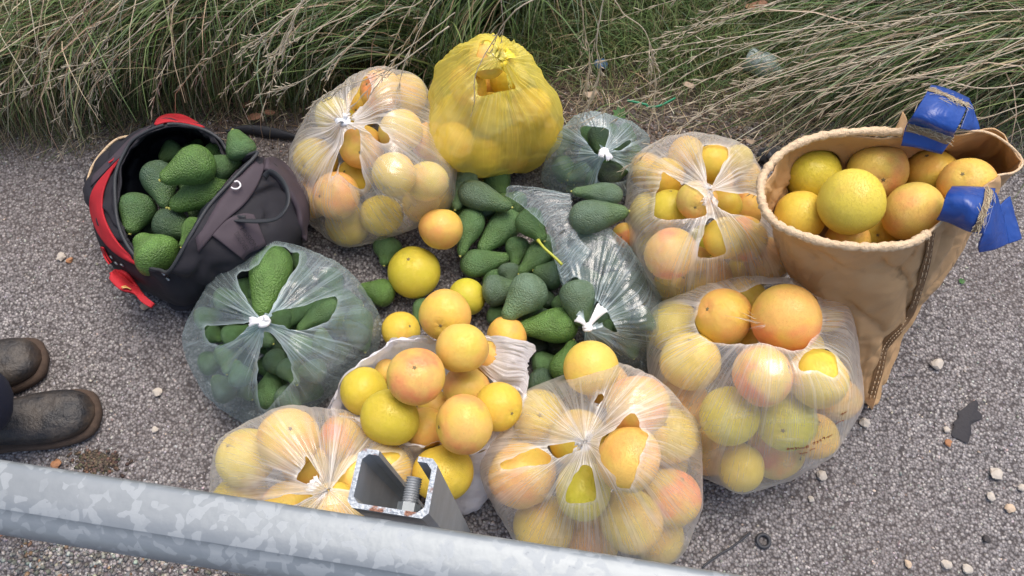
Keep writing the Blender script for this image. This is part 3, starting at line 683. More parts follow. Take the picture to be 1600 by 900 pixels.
bagF, K = film_bag('plastic_bag', [f[:2] for f in ff], of, Z5(748,424), .26, [ZP(Z5,[(722,198),(780,190),(832,200),(838,242),(800,300),(762,378),(742,374),(734,290)]),
    ZP(Z5,[(545,302),(620,352),(700,388),(736,430),(742,486),(690,506),(600,512),(520,508),(514,410),(540,368)]), ZP(Z5,[(772,392),(860,398),(960,412),(985,510),(962,535),(905,495),(850,490),(800,470),(764,436)]),
    ZP(Z5,[(748,512),(768,504),(800,560),(828,640),(825,665),(762,685),(705,682),(702,655),(735,560)])], M['film'], 5)
knot_on(bagF, K, M['knot'], [(0,-1,.010)], .85, 5)
tag(bagF, 'knotted clear bag of grapefruit touching the left side of the tan bag', 'plastic bag', 'knotted clear plastic bags')

# --- bag K: front middle
Kq = [(195,425,84,.11,'l'),(490,390,96,.16,'p'),(145,600,104,.12,'o'),(312,490,90,.17,'y'),(462,550,100,.19,'o'),(470,445,80,.13,'o'),(328,645,88,.18,'g'),(210,750,94,.09,'y'),(470,735,98,.13,'l'),(590,480,85,.10,'y'),(590,665,90,.08,'p'),(350,800,85,.05,'o'),(80,520,80,.06,'p'),(550,780,84,.05,'l'),(400,330,70,.10,'o'),(560,560,80,.05,'o')]
fk = fruits(Z8, 1.915, Kq, 'K')
ok = ZS(Z8, [(22,570,.10),(60,480,.14),(150,380,.17),(230,358,.18),(340,302,.22),(440,287,.23),(500,308,.22),(570,375,.18),(645,490,.13),(652,535,.10),(632,680,.05),(600,770,.02),(545,858,.006),(460,850,.006),(340,820,.006),(230,800,.01),(130,790,.02),(90,740,.04),(40,650,.08)])
bagK, K = film_bag('plastic_bag', [f[:2] for f in fk], ok, Z8(332,510), .285, [ZP(Z8,[(376,352),(388,364),(374,394),(360,386)]), ZP(Z8,[(376,530),(386,482),(432,455),(476,408),(505,460),(520,480),(495,560),(470,638),(432,634),(424,600),(386,568)]),
    ZP(Z8,[(78,562),(140,535),(190,516),(232,545),(225,562),(150,572),(92,584)]), ZP(Z8,[(224,514),(322,498),(322,518),(250,548)]), ZP(Z8,[(272,672),(300,600),(325,572),(352,574),(366,640),(366,674),(320,682)])], M['film'], 6)
knot_on(bagK, K, M['knot'], [(-1,.2,.016),(.5,1,.02)], 1, 6)
tag(bagK, 'knotted clear bag of grapefruit nearest the guardrail, in the middle', 'plastic bag', 'knotted clear plastic bags')

# --- bag L: right front, two fruit on top of the film
Lq = [(935,130,105,.23,'p','out'),(750,124,86,.21,'o','out'),(1030,308,92,.16,'y'),(866,300,92,.19,'p'),(648,258,90,.16,'l'),(765,422,90,.13,'g'),(935,435,90,.11,'g'),(622,385,84,.08,'o'),(708,520,82,.05,'o'),(905,525,88,.05,'p'),(1085,370,72,.09,'o'),
      (1042,95,78,.14,'p'),(598,155,80,.12,'g'),(800,575,72,.05,'y'),(845,200,70,.13,'o'),(812,78,68,.12,'y'),(980,215,66,.14,'y'),(1020,480,70,.05,'o')]
fl = fruits(Z8, 1.915, Lq, 'L')
ol = ZS(Z8, [(552,300,.12),(553,160,.17),(600,92,.19),(700,32,.20),(790,10,.20),(900,12,.20),(1000,38,.20),(1085,100,.18),(1152,230,.14),(1148,350,.09),(1120,400,.06),(1085,440,.03),(1000,565,.005),(900,605,.004),(790,628,.004),(720,592,.01),(655,545,.03),(562,385,.09)])
bagL, K = film_bag('plastic_bag', [f[:2] for f in fl if not f[2]], ol, Z8(866,212), .225, [ZP(Z8,[(664,150),(672,92),(720,45),(790,55),(860,28),(950,24),(1028,70),(1042,140),(1005,205),(955,226),(905,212),(866,205),(800,204),(720,206),(685,186)]),
    ZP(Z8,[(965,265),(1010,222),(1060,225),(1085,250),(1090,306),(1030,290),(980,282)])], M['film'], 7)
knot_on(bagL, K, M['knot'], [(-1,.2,.012)], .8, 7)
tag(bagL, 'knotted clear bag with brown print and two bare grapefruit on top', 'plastic bag', 'knotted clear plastic bags')
# brown print, as far as it can be read: a row of hooked strokes running round the side of the bag
M['print'] = simple('brown_print', (.20, .045, .02), .6, bump=0)
bl = bvh_of(bagL); z9 = zoom(1180, 580, 5.0); parts = []
for st in ([(245,600),(258,598),(268,608),(255,612),(246,606)], [(275,596),(282,608),(290,596),(297,608)], [(305,594),(320,596),(322,606),(308,606)], [(330,592),(345,602),(360,594),(385,600),(388,590)], [(398,578),(400,598)], [(410,574),(412,594)],
           [(448,565),(456,552),(466,550),(462,566),(450,572)], [(474,548),(486,545),(490,556),(478,562)], [(496,540),(510,530),(512,545)], [(522,524),(536,510),(540,528)], [(342,640),(362,644),(376,636),(405,634)], [(424,620),(440,608),(466,602)],
           [(668,340),(676,326),(684,330),(680,340)], [(690,332),(696,318),(704,322)], [(708,320),(716,308)], [(624,412),(640,402),(652,392)], [(655,396),(668,388)], [(675,386),(690,384)], [(575,506),(590,500),(600,490)], [(556,520),(566,508),(574,516)]):
    parts.append(ribbon_on(bl, ZP(z9, st), .0021, 10, .0012, .05))
V, F = join(parts); mesh_obj('print', V, F, M['print'], bagL)['kind'] = 'stuff'

# --- bag J: bottom left, behind the rail
Jq = [(105,545,88,.11,'l'),(232,490,92,.15,'o'),(285,575,72,.13,'o'),(520,585,80,.14,'y'),(432,605,66,.14,'o'),(230,700,84,.14,'p'),(368,700,84,.15,'y'),(566,615,62,.09,'p'),(400,490,80,.12,'p'),(90,680,88,.07,'y'),(120,790,90,.05,'l'),(300,810,90,.06,'y'),(480,760,88,.08,'o'),(440,880,84,.05,'y')]
fj = fruits(Z7, 1.915, Jq, 'J')
oj = ZS(Z7, [(18,660,.10),(40,560,.13),(90,490,.15),(170,460,.17),(250,421,.20),(335,424,.20),(430,450,.19),(585,512,.17),(600,590,.13),(592,700,.08),(560,800,.03),(500,900,.01),(300,970,.005),(120,940,.006),(30,880,.02),(12,780,.06)])
bagJ, K = film_bag('plastic_bag', [f[:2] for f in fj], oj, Z7(345,655), .265, [ZP(Z7,[(285,538),(312,580),(322,606),(300,622),(258,616),(260,600),(280,570)]), ZP(Z7,[(430,560),(490,532),(566,535),(540,570),(470,618),(428,640),(362,640),(382,612)]),
    ZP(Z7,[(162,676),(235,656),(328,658),(290,668),(232,692),(165,686)])], M['film'], 8, pleat=.0045)
knot_on(bagJ, K, M['knot'], [(-1,.9,.030),(-.4,.2,.028),(.6,-.2,.015)], 1.1, 8)
tag(bagJ, 'knotted clear bag of grapefruit partly under the guardrail at bottom left', 'plastic bag', 'knotted clear plastic bags')

# --- open white bag I with a heap of grapefruit
fruits(Z7, 1.915, [(568,167,58,.05,'y'),(885,182,62,.09,'o'),(765,65,58,.05,'g')], 'ground')
Iq = [(525,290,40,.12,'o'),(458,348,75,.14,'g'),(536,425,89,.17,'g'),(640,458,66,.13,'o'),(668,392,50,.11,'o'),(765,342,74,.15,'o'),(860,393,74,.15,'y'),(757,445,90,.18,'p',(-.9,-.2,.35)),(613,303,88,.20,'p',(.05,.05,1)),(750,217,80,.24,'l'),(700,118,78,.20,'o',(-.1,-.6,.5)),(693,592,92,.16,'y'),
      (850,250,66,.10,'o')]
fi = fruits(Z7, 1.915, Iq, 'I')
rim = ZS(Z7, [(352,412,.15),(385,335,.17),(430,280,.18),(500,222,.18),(560,188,.18),(640,184,.17),(720,200,.17),(815,182,.17),(880,205,.175),(968,222,.17),(942,262,.16),(946,340,.15),(935,385,.15),(880,450,.155),(800,530,.165),(700,522,.17),(605,512,.175),(520,488,.17),(450,442,.165),(395,425,.155)])
low1 = ZS(Z7, [(345,440,.11),(380,345,.13),(432,300,.13),(500,250,.13),(560,225,.13),(640,215,.13),(720,220,.13),(815,215,.13),(880,240,.13),(925,260,.13),(925,300,.12),(930,350,.11),(920,410,.11),(890,500,.11),(820,600,.11),(720,590,.11),(610,560,.12),(520,525,.12),(440,470,.12),(370,450,.12)])
low2 = ZS(Z7, [(360,470,.05),(400,390,.06),(450,350,.06),(510,320,.06),(580,300,.06),(650,290,.06),(720,290,.06),(800,300,.06),(860,310,.06),(900,330,.06),(905,360,.06),(905,410,.05),(895,480,.05),(870,560,.05),(810,690,.05),(720,700,.05),(620,640,.05),(540,590,.05),(450,540,.05),(380,500,.05)])
base = ZS(Z7, [(430,500,.006),(460,450,.006),(500,420,.006),(560,400,.006),(620,390,.006),(680,385,.006),(740,385,.006),(800,390,.006),(830,400,.006),(860,420,.006),(860,450,.006),(860,500,.006),(850,560,.006),(820,630,.006),(780,700,.006),(700,690,.006),(640,640,.006),(580,600,.006),(500,560,.006),(440,530,.006)])
def cloth(name, rings, n, m, mat, amp=.004, fr=40, seed=0, parent=None, attrs=True, th=0, push=None, closed=True, fold_k=26, kdv=.08, crease=0):
    g = loft([[at(*q) for q in r] for r in rings], n, m, closed)
    c = g.mean((0, 1)); u = np.linspace(0, 2*math.pi, n)[None, :]+0*g[..., 0]; v = np.linspace(0, 1, m)[:, None]+0*g[..., 0]
    out = g-c; out[..., 2] = 0; out /= np.linalg.norm(out, axis=-1, keepdims=True)+1e-6
    f = (fbm(np.stack([np.cos(u)*fold_k*.3, np.sin(u)*fold_k*.3, v*2+seed], -1), 3, seed)-.5)*2*amp
    f2 = (fbm(g*fr+seed, 3, seed+4)-.5)*2*amp*.6
    if crease:
        cq = 0
        for k_, (a1, a2, s1_) in enumerate(((2.2, 3.0, 0), (-1.6, 4.2, 5), (3.1, -2.4, 9))):
            w_ = np.stack([np.cos(u)*a1+v*a2, np.sin(u)*a1*1.3-v*a2*.4, v*1.2+s1_+seed], -1); cq = cq+(1-np.abs(vnoise(w_*1.5, seed+k_)*2-1))**5*np.clip((vnoise(w_*.9+3, seed+k_+7)-.35)*3, 0, 1)
        g = g-out*(cq*crease*np.clip(v*6, 0, 1))[..., None]
    g = g+out*(f+f2)[..., None]; g[..., 2] += f2*.6; V = g.reshape(-1, 3)
    for c_, r_ in (push or []):
        d = V-c_; L = np.linalg.norm(d, axis=1); k = L < r_+.002; V[k] = c_+d[k]/L[k][:, None]*(r_+.002)
    V[:, 2] = np.maximum(V[:, 2], .003)
    o = mesh_obj(name, V, grid_faces(m, n, closed), mat, parent)
    if attrs:
        vattr(o, 'fold', np.stack([np.cos(u)*fold_k, np.sin(u)*fold_k, v*2], -1).reshape(-1, 3), 'FLOAT_VECTOR'); vattr(o, 'kd', np.full(len(V), kdv)); vattr(o, 'edge', np.exp(-v.ravel()*m/1.5)*.8)
    if th: solid(o, th)
    return o
bagI = cloth('plastic_bag', [rim, low1, low2, base], 260, 44, M['film_white'], .006, 45, 3, push=[f[:2] for f in fi])
tag(bagI, 'open white plastic bag heaped with bare grapefruit', 'plastic bag')
lip = [(x, y, z+.004) for x, y, z in rim]; lipi = [(x+(640-x)*0, y, z) for x, y, z in rim]
# the loose lip of the bag folded inward, and its torn handle at the right
V = np.array(rim); cx0, cy0 = Z7(660, 350)
inner = [((x-cx0)*.90+cx0, (y-cy0)*.90+cy0, z-.02) for x, y, z in rim]
cloth('folded_lip', [lip, [((x-cx0)*.965+cx0, (y-cy0)*.965+cy0, z+.002) for x, y, z in rim], inner], 240, 10, M['film_white'], .007, 60, 8, bagI, push=[f[:2] for f in fi])
hz = lambda L: [(*Z7(x, y), h) for x, y, h in L]
cloth('handle', [hz([(835,182,.19),(855,230,.18),(830,270,.17),(790,262,.165)]), hz([(880,188,.20),(900,235,.19),(880,300,.17),(850,320,.16)]), hz([(950,205,.195),(940,250,.18),(935,300,.165),(915,340,.15)]), hz([(972,220,.185),(950,262,.175),(948,320,.16),(940,370,.15)])], 40, 30, M['film_white'], .005, 50, 12, bagI, closed=False)

# --- loose avocados and the torn clear bag D
ground_av = [(110,285,95,380,100,.04,'n'),(130,490,0,458,98,.04,'b'),(240,500,205,600,62,.035,'n'),(400,38,350,180,90,.04,'s'),(490,42,520,130,98,.04,'n'),(350,160,385,215,80,.03,'n'),(420,178,368,345,96,.04,'n'),(465,190,510,205,50,.03,'n'),
             (575,188,435,332,108,.05,'n'),(366,385,550,348,96,.045,'n'),(580,282,562,385,86,.05,'n'),(700,492,640,520,74,.04,'d'),(465,548,548,575,76,.035,'n'),(650,690,620,640,90,.03,'k'),(735,690,700,620,90,.03,'k'),(610,790,750,848,112,.05,'d')]
fd = avos(Z4, 2.308, ground_av, 'pile')
up_av = [(690,300,580,412,86,.07,'n'),(738,425,630,400,102,.07,'d'),(542,378,548,450,78,.06,'s'),(445,475,585,462,106,.075,'s'),(590,188,672,292,100,.11,'n'),(362,105,552,172,100,.09,'s'),(736,800,775,650,116,.085,'b'),(795,590,570,608,120,.09,'b'),(655,430,524,575,134,.12,'s'),(780,432,815,600,128,.13,'s',-.03)]
for q in up_av: fd += avos(Z4, 2.308, [q], 'pile')
fd += fill('pile', [Z4(*q) for q in [(345,60),(540,40),(700,230),(800,440),(800,620),(720,820),(610,760),(560,560),(460,560),(380,400),(440,330),(350,200)]], 14, list('nsdn'), w=42, zs=(.035, .06), seed=8, shrink=.97, tries=900)
D_in = [(880,420,960,520,110,.06,'d'),(960,420,1030,520,110,.05,'d'),(900,560,1000,590,110,.05,'n'),(940,640,1040,650,110,.04,'d'),(850,330,930,380,110,.08,'d'),(1000,560,1060,600,90,.05,'d'),(860,640,900,590,90,.05,'d'),(790,300,860,290,80,.05,'d')]
fD = avos(Z4, 2.308, D_in, 'D')
fruit(*Z4(960,270), 45/2.308, .08, 'p', 'between')
oD = ZS(Z4, [(740,290,.14),(790,262,.15),(900,240,.16),(960,300,.15),(1010,380,.14),(1070,460,.12),(1090,520,.09),(1090,600,.06),(1075,700,.02),(1035,785,.006),(950,745,.01),(860,700,.02),(800,600,.08),(735,440,.10),(722,380,.12)])
fD += fill('D', oD, 30, list('dnd'), w=40, zs=(.04, .08), seed=5, shrink=.9)
bagD, K = film_bag('plastic_bag', fD, oD, Z4(826,608), .155, [ZP(Z4,[(742,445),(780,425),(815,450),(850,495),(905,560),(935,622),(890,605),(845,612),(828,600),(800,575),(735,500)]),
    ZP(Z4,[(700,560),(812,590),(818,625),(800,675),(740,690),(700,640)]), ZP(Z4,[(720,430),(745,455),(735,520),(700,520)])], M['film_grey'], 9, NA=260, NP=90, crump=.005, pleat=.004)
knot_on(bagD, K, M['knot'], [(-.9,.7,.026),(.75,1,.048)], .9, 9)
cloth('bag_mouth', [hz2 for hz2 in [[(*Z4(x, y), h) for x, y, h in L] for L in ([(525,125,.15),(590,165,.155),(680,250,.15),(705,350,.14),(745,460,.13)], [(545,95,.165),(610,135,.165),(700,220,.16),(735,330,.15),(770,430,.14)], [(620,98,.17),(670,120,.17),(745,200,.165),(760,300,.155),(800,390,.15)], [(700,115,.165),(765,125,.165),(772,190,.16),(790,270,.16),(840,330,.155)])]], 60, 40, M['film_grey'], .006, 40, 15, bagD, closed=False)
tag(bagD, 'torn clear plastic bag sprawled over the avocado heap, knot on its left', 'plastic bag')
for q in [(955,128,770,112,80,.17,'s'),(760,215,975,185,116,.17,'s')]: avos(Z4, 2.308, [q], 'top')
V, F = tube(spline([at(*Z4(648,290), .155), at(*Z4(668,315), .165), at(*Z4(690,335), .165), at(*Z4(712,355), .162), at(*Z4(735,378), .158)], 14), [.0045, .003, .0026, .0026, .0026, .0026, .0026, .0026, .0026, .0026, .0028, .0028, .003, .003], 8)
STEMMED = next(o for o, *_ in FRUIT if o in AVS and abs(o['px'] if 'px' in o.keys() else -1) == 0) if False else None
stem_avo = min((f for f in FRUIT if f[1] == 'avocado'), key=lambda f: math.hypot(f[4]-Z4(631,240)[0], f[5]-Z4(631,240)[1]))[0]
st = mesh_obj('stem', V, F, M['stem']); bpy.context.view_layer.update(); st.parent = stem_avo; st.matrix_parent_inverse = stem_avo.matrix_world.inverted()
fruit(*Z4(298,250), 80/2.308, .05, 'o', 'ground'); fruit(*Z4(202,404), 95/2.308, .05, 'g', 'ground', up=(-.15,.15,1)); fruit(*Z4(840,750), 101/2.308, .12, 'l', 'ground', up=(-.15,.25,-.9))
# ------------------------------------------------------------ tan harvest bag
t = NT('tan_canvas'); g = t.geo(); n = t.noise(g, 14, 5, .6); wv = t.noise(g, 900, 2)
c = t.mix(n, (.42, .245, .115), (.55, .345, .165)); c = t.mix(t.ramp(t.noise(g, 30, 4), [(.58, 0.), (.75, .5)]), c, (.26, .17, .09))
t.set('Base Color', c); t.set('Roughness', .62); hb = None
for rot, sc_ in (((.2, .5, .9), 1.), ((.1, -.7, 2.2), 1.4)):
    mp_ = t.add('Mapping'); mp_.inputs['Rotation'].default_value = rot; mp_.inputs['Scale'].default_value = (5*sc_, 17*sc_, 5*sc_); t.link(g, mp_.inputs[0]); q = t.math('MULTIPLY', t.ramp(t.noise(mp_.outputs[0], 1.0, 2, .5, .4), [(.42, 0.), (.6, 1.)]), t.ramp(t.noise(g, 6*sc_, 1), [(.4, 0.), (.6, 1.)])); hb = q if hb is None else t.math('ADD', hb, q)
t.set('Normal', t.bump(wv, .15, .0006, t.bump(hb, .55, .012))); M['tan'] = t.m
t = NT('tan_hem'); g = t.geo(); c = t.mix(t.noise(g, 40, 5), (.50, .34, .19), (.72, .55, .36)); t.set('Base Color', c); t.set('Roughness', .6); t.set('Normal', t.bump(t.noise(g, 110, 3, .6), .8, .006)); M['hem'] = t.m
M['tanin'] = simple('tan_inside', (.36, .22, .11), .7); M['seam'] = simple('brown_seam', (.17, .09, .035), .8, var=.4, scale=150)
Gq = [(190,265,79,.33,'g'),(365,256,78,.35,'p'),(507,262,70,.34,'y'),(608,292,74,.34,'o'),(155,380,72,.33,'y'),(294,340,89,.38,'y'),(463,366,81,.37,'o'),(365,420,58,.30,'y'),(285,445,60,.30,'o'),(270,250,40,.30,'o'),(560,330,50,.30,'y')]
fg = fruits(Z6, 1.7308, Gq, 'G')
RT = [(50,330),(55,270),(110,205),(200,165),(320,150),(430,152),(540,150),(650,148),(715,180),(757,228),(735,258),(680,270),(615,310),(545,385),(500,425),(440,455),(330,462),(215,448),(110,410),(68,375)]
ZH = [.40,.40,.41,.42,.43,.44,.44,.44,.44,.43,.43,.43,.43,.43,.43,.43,.42,.41,.40,.40]
top = [(*Z6(x, y), h) for (x, y), h in zip(RT, ZH)]
r1 = [(*Z6(x, y), .33) for x, y in [(62,372),(75,330),(130,270),(215,235),(330,220),(430,215),(535,215),(630,215),(690,240),(705,275),(690,310),(650,335),(625,370),(590,420),(530,480),(450,525),(330,530),(220,505),(125,465),(85,420)]]
r2 = [(*Z6(x, y), .2) for x, y in [(110,480),(130,430),(170,390),(240,360),(330,345),(420,340),(500,340),(570,345),(610,370),(620,400),(610,440),(590,475),(560,510),(520,560),(460,620),(400,650),(330,650),(260,625),(180,580),(130,530)]]
r3 = [(*Z6(x, y), .09) for x, y in [(170,590),(190,550),(220,520),(270,500),(330,490),(390,480),(440,480),(490,490),(515,515),(520,550),(515,590),(495,630),(465,670),(430,710),(400,750),(355,770),(310,750),(270,710),(210,670),(180,630)]]
r4 = [(*Z6(x, y), .004) for x, y in [(240,690),(250,660),(270,640),(300,620),(330,610),(370,600),(400,600),(430,610),(450,640),(450,670),(440,710),(420,750),(400,800),(375,860),(350,896),(335,898),(305,872),(290,830),(265,770),(245,730)]]
bagG = cloth('harvest_bag', [top, r1, r2, r3, r4], 200, 80, M['tan'], .016, 10, 21, attrs=False, push=[f[:2] for f in fg], fold_k=9, crease=.012)
solid(bagG, .0022, -1); tag(bagG, 'tall tan canvas picking bag full of grapefruit with two blue flaps', 'canvas bag')
inn = [(Z6(350,300)[0]+(x-Z6(350,300)[0])*.97, Z6(350,300)[1]+(y-Z6(350,300)[1])*.96, z-.0) for x, y, z in top]
# rolled hem with gathers, from the blue flap round the left to the seam
hp = np.array([at(*q) for q in top]); order = [5,4,3,2,1,0,19,18,17,16,15,14]; hp = spline(hp[order], 130)
V, F = tube(hp+[0, 0, .002], [.0072*(1+.12*math.sin(i*2.4)+.14*math.sin(i*.9+2*math.sin(i*.3))) for i in range(130)], 12); mesh_obj('rolled_hem', V, F, M['hem'], bagG)
hp = np.array([at(*q) for q in top]); hp = spline(hp[[5,6,7,8,9,10,11,12,13,14]], 60); V, F = tube(hp, .0022, 6); mesh_obj('raw_edge', V, F, M['hem'], bagG)
bg = bvh_of(bagG)
seam = ZP(Z6, [(505,425),(498,480),(478,560),(458,620),(432,672),(402,702),(380,735),(368,790),(350,850),(340,892)])
V, F = ribbon_on(bg, seam, .019, 40, .0055, .1); mesh_obj('seam_tape', V, F, M['seam'], bagG)
for dx in (-5, 5):
    L = [(x+dx*.55, y) for x, y in seam]; P = []; 
    for i, (x, y) in enumerate(spline(L, 120)):
        h = bg.ray_cast(Vector(CP), Vector(ray(x, y)).normalized()); P.append(np.array(h[0]) if h[0] else at(x, y, .1))
    parts = []
    for i in range(0, 118, 3): parts.append(tube([P[i]+[0, -.004, .0055], P[i+1]+[0, -.0045, .006], P[i+2]+[0, -.004, .0055]], .0008, 5))
    V, F = join(parts); mesh_obj('stitching', V, F, M['hem'], bagG)['kind'] = 'stuff'
t = NT('blue_tarp'); g = t.geo(); c = t.mix(t.noise(g, 25, 4), (.008, .035, .19), (.014, .07, .32)); c = t.mix(t.ramp(t.noise(g, 60, 6, .7), [(.66, 0.), (.74, .5)]), c, (.12, .13, .16)); t.set('Base Color', c); t.set('Roughness', .32); t.set('Normal', t.bump(t.noise(g, 26, 3, .5, .5), .5, .01)); M['blue'] = t.m
M['burr'] = simple('velcro_straw', (.22, .16, .10), .9, var=.5, scale=300)
M['straw'] = simple('straw_bits', (.50, .42, .28), .7)
z7b = zoom(1380, 120, 3.2136)
def sheet(name, rows, mat, parent, n=24, m=16, th=.0025, amp=.0015, seed=0):
    g = np.array([spline([at(*z7b(x, y), h) for x, y, h in r], n) for r in rows]); g = np.stack([spline(g[:, j], m) for j in range(n)], 1)
    g = g+((fbm(g*70+seed, 3)-.5)*amp*2)[..., None]*np.array([.3, -.5, 1]); o = mesh_obj(name, g.reshape(-1, 3), grid_faces(m, n, False), mat, parent); solid(o, th); return o
f1 = sheet('blue_flap', [[(240,42,.47),(290,52,.475),(350,72,.475),(432,112,.47)], [(210,95,.50),(270,110,.51),(340,140,.51),(415,165,.50)], [(150,195,.50),(230,215,.51),(300,245,.505),(365,265,.50)], [(118,238,.475),(200,260,.48),(280,290,.48),(345,310,.47)], [(90,345,.45),(160,355,.455),(230,372,.455),(292,388,.45)]], M['blue'], bagG)
f1b = sheet('blue_strap', [[(432,118,.468),(420,170,.462),(385,262,.455)], [(455,170,.455),(440,215,.452),(425,266,.445)], [(482,262,.44),(465,268,.44),(445,268,.44)]], M['blue'], bagG, seed=4)
f2 = sheet('blue_flap', [[(268,715,.44),(335,732,.445),(430,775,.45),(500,785,.45)], [(290,680,.46),(370,690,.47),(450,725,.475),(515,740,.465)], [(315,600,.47),(400,610,.485),(480,640,.485),(540,660,.47)], [(345,552,.45),(420,552,.46),(500,556,.46),(562,562,.45)]], M['blue'], bagG, seed=7)
f2b = sheet('blue_strap', [[(505,790,.448),(480,840,.43),(480,880,.41)], [(545,660,.455),(545,770,.44),(560,865,.41)], [(565,580,.445),(600,700,.42),(632,835,.40)]], M['blue'], bagG, seed=9)
f2c = sheet('blue_strap', [[(580,650,.43),(600,740,.415),(630,838,.40)], [(610,620,.425),(650,720,.41),(690,815,.395)], [(632,600,.42),(650,660,.41),(688,800,.392)]], M['blue'], bagG, seed=11)
def velcro(flap, pts, w, nb, seed, parent):
    b = bvh_of(flap); V, F = ribbon_on(b, ZP(z7b, pts), w, 30, .0035, .48); mesh_obj('hook_tape', V, F, M['burr'], parent)
    rs = np.random.default_rng(seed); parts = []; P = spline(ZP(z7b, pts), 60)
    for _ in range(nb):
        i = rs.integers(2, 58); x, y = P[i]+rs.normal(0, 3.2, 2); h = b.ray_cast(Vector(CP), Vector(ray(x, y)).normalized())
        if h[0] is None: continue
        c = np.array(h[0])+[0, -.003, .005]; d = np.append(P[min(i+1, 59)]-P[i-1], 0)*[1, -1, 1]; d = d/np.linalg.norm(d)+rs.normal(0, .45, 3)*[1, 1, .2]; L = rs.uniform(.004, .016)
        parts.append(tube([c-d*L/2, c+[0, 0, rs.uniform(0, .002)], c+d*L/2+rs.normal(0, .001, 3)], .00045, 4, False))
    V, F = join(parts); mesh_obj('caught_straw', V, F, M['straw'], parent)
velcro(f1, [(228,68),(300,92),(370,125),(425,150)], .017, 60, 1, f1); velcro(f1, [(118,252),(190,268),(265,290),(335,318)], .017, 50, 2, f1); velcro(f2, [(530,566),(510,640),(482,720),(462,772)], .014, 70, 3, f2)
sheet('seam_flap', [[(100,175,.45),(118,215,.455),(128,265,.45)], [(80,225,.445),(90,255,.447),(95,300,.44)], [(60,262,.435),(62,275,.437),(60,300,.435)]], M['tan'], bagG)

# ------------------------------------------------------------ backpack
M['pack'] = simple('pack_cloth', (.050, .036, .046), .75, var=.3, bscale=900, bd=.0006)
M['pack2'] = simple('pack_cloth_dark', (.013, .012, .017), .8, var=.3, bscale=900, bd=.0006)
M['packin'] = simple('pack_lining', (.010, .011, .020), .55, var=.4, bscale=60, bd=.004)
M['red'] = simple('red_cloth', (.40, .010, .018), .8, var=.25, bscale=500, bd=.001)
M['web'] = simple('webbing', (.03, .032, .036), .6, bscale=900)
M['white'] = simple('white_print', (.75, .72, .72), .5, bump=0)
M['metal'] = simple('zip_metal', (.45, .45, .45), .3, metal=1)
BK = [(400,325,600,200,0,0)]
Bq = [(620,225,400,325,142,.19,'b'),(375,255,428,435,120,.15,'d'),(690,310,440,440,132,.16,'b'),(320,385,275,545,128,.12,'n'),(385,480,545,550,124,.12,'d'),(420,665,310,560,158,.15,'b'),(605,285,735,235,88,.17,'n'),(750,235,697,112,104,.22,'n',.03),(480,185,400,235,84,.12,'n'),(600,190,668,245,84,.13,'b'),(500,350,560,330,92,.10,'n'),(555,480,485,600,70,.16,'b'),(350,510,400,500,100,.08,'d'),(600,400,540,470,110,.09,'d'),(420,600,500,620,100,.07,'d'),(520,240,560,160,90,.08,'n')]
fbk = []
for q in sorted(Bq, key=lambda q: q[5]):
    fx, fy, sx, sy, w, h, k = q[:7]; _, sp = avo(Z1(fx, fy), Z1(sx, sy), w*1.12/2.6475, h+.02, k, 'pack', dz=q[7] if len(q) > 7 else 0); fbk += sp
zr = lambda L, dz=0: [(*Z1(x, y), h+dz) for x, y, h in L]
# rings run clockwise from the top of the opening
mouth = [(430,92,.23),(560,108,.23),(640,150,.22),(678,200,.21),(740,222,.235),(800,212,.25),(700,320,.26),(600,430,.26),(520,560,.25),(440,695,.22),(400,695,.19),(330,672,.18),(262,590,.18),(225,500,.18),(213,400,.19),(215,300,.20),(250,210,.21),(300,145,.22)]
outer = [(405,60,.19),(560,85,.19),(660,140,.18),(720,195,.17),(790,240,.19),(850,235,.20),(960,330,.17),(1000,450,.15),(900,620,.16),(700,740,.14),(520,850,.06),(400,810,.07),(240,690,.10),(120,520,.13),(80,400,.14),(100,280,.15),(180,180,.16),(290,120,.18)]
mid = [(430,110,.09),(550,120,.09),(640,160,.09),(700,200,.09),(780,240,.1),(850,260,.1),(950,360,.08),(1000,540,.06),(900,700,.06),(700,800,.05),(520,855,.03),(400,830,.03),(260,740,.04),(150,560,.06),(100,420,.07),(120,300,.08),(200,220,.09),(310,160,.09)]
bot = [(x+(530-x)*.2, y+(470-y)*.2+30, .006) for x, y, h in mid]
pk = cloth('backpack', [zr(mouth), zr([((a[0]*.45+b[0]*.55), (a[1]*.45+b[1]*.55), a[2]*.6+b[2]*.4+.006) for a, b in zip(mouth, outer)]), zr(outer), zr(mid), zr(bot)], 170, 44, M['pack2'], .012, 13, 31, attrs=False, fold_k=8, crease=.014)
solid(pk, .003, -1); tag(pk, 'open black and red backpack full of avocados at left', 'backpack')
ins = [[(x+(430-x)*k, y+(400-y)*k, h-d) for x, y, h in mouth] for k, d in ((.0, .0), (.03, .03), (.08, .08), (.16, .15), (.6, .17))]
cloth('lining', [zr(r) for r in ins], 120, 26, M['packin'], .009, 16, 33, pk, attrs=False)
V, F = tube(spline([at(*q) for q in zr(mouth)], 160, True)+[0, 0, .001], .0034, 7, False); F.append(tuple(range(7))); mesh_obj('zip', V, F, M['web'], pk)
bp = bvh_of(pk)
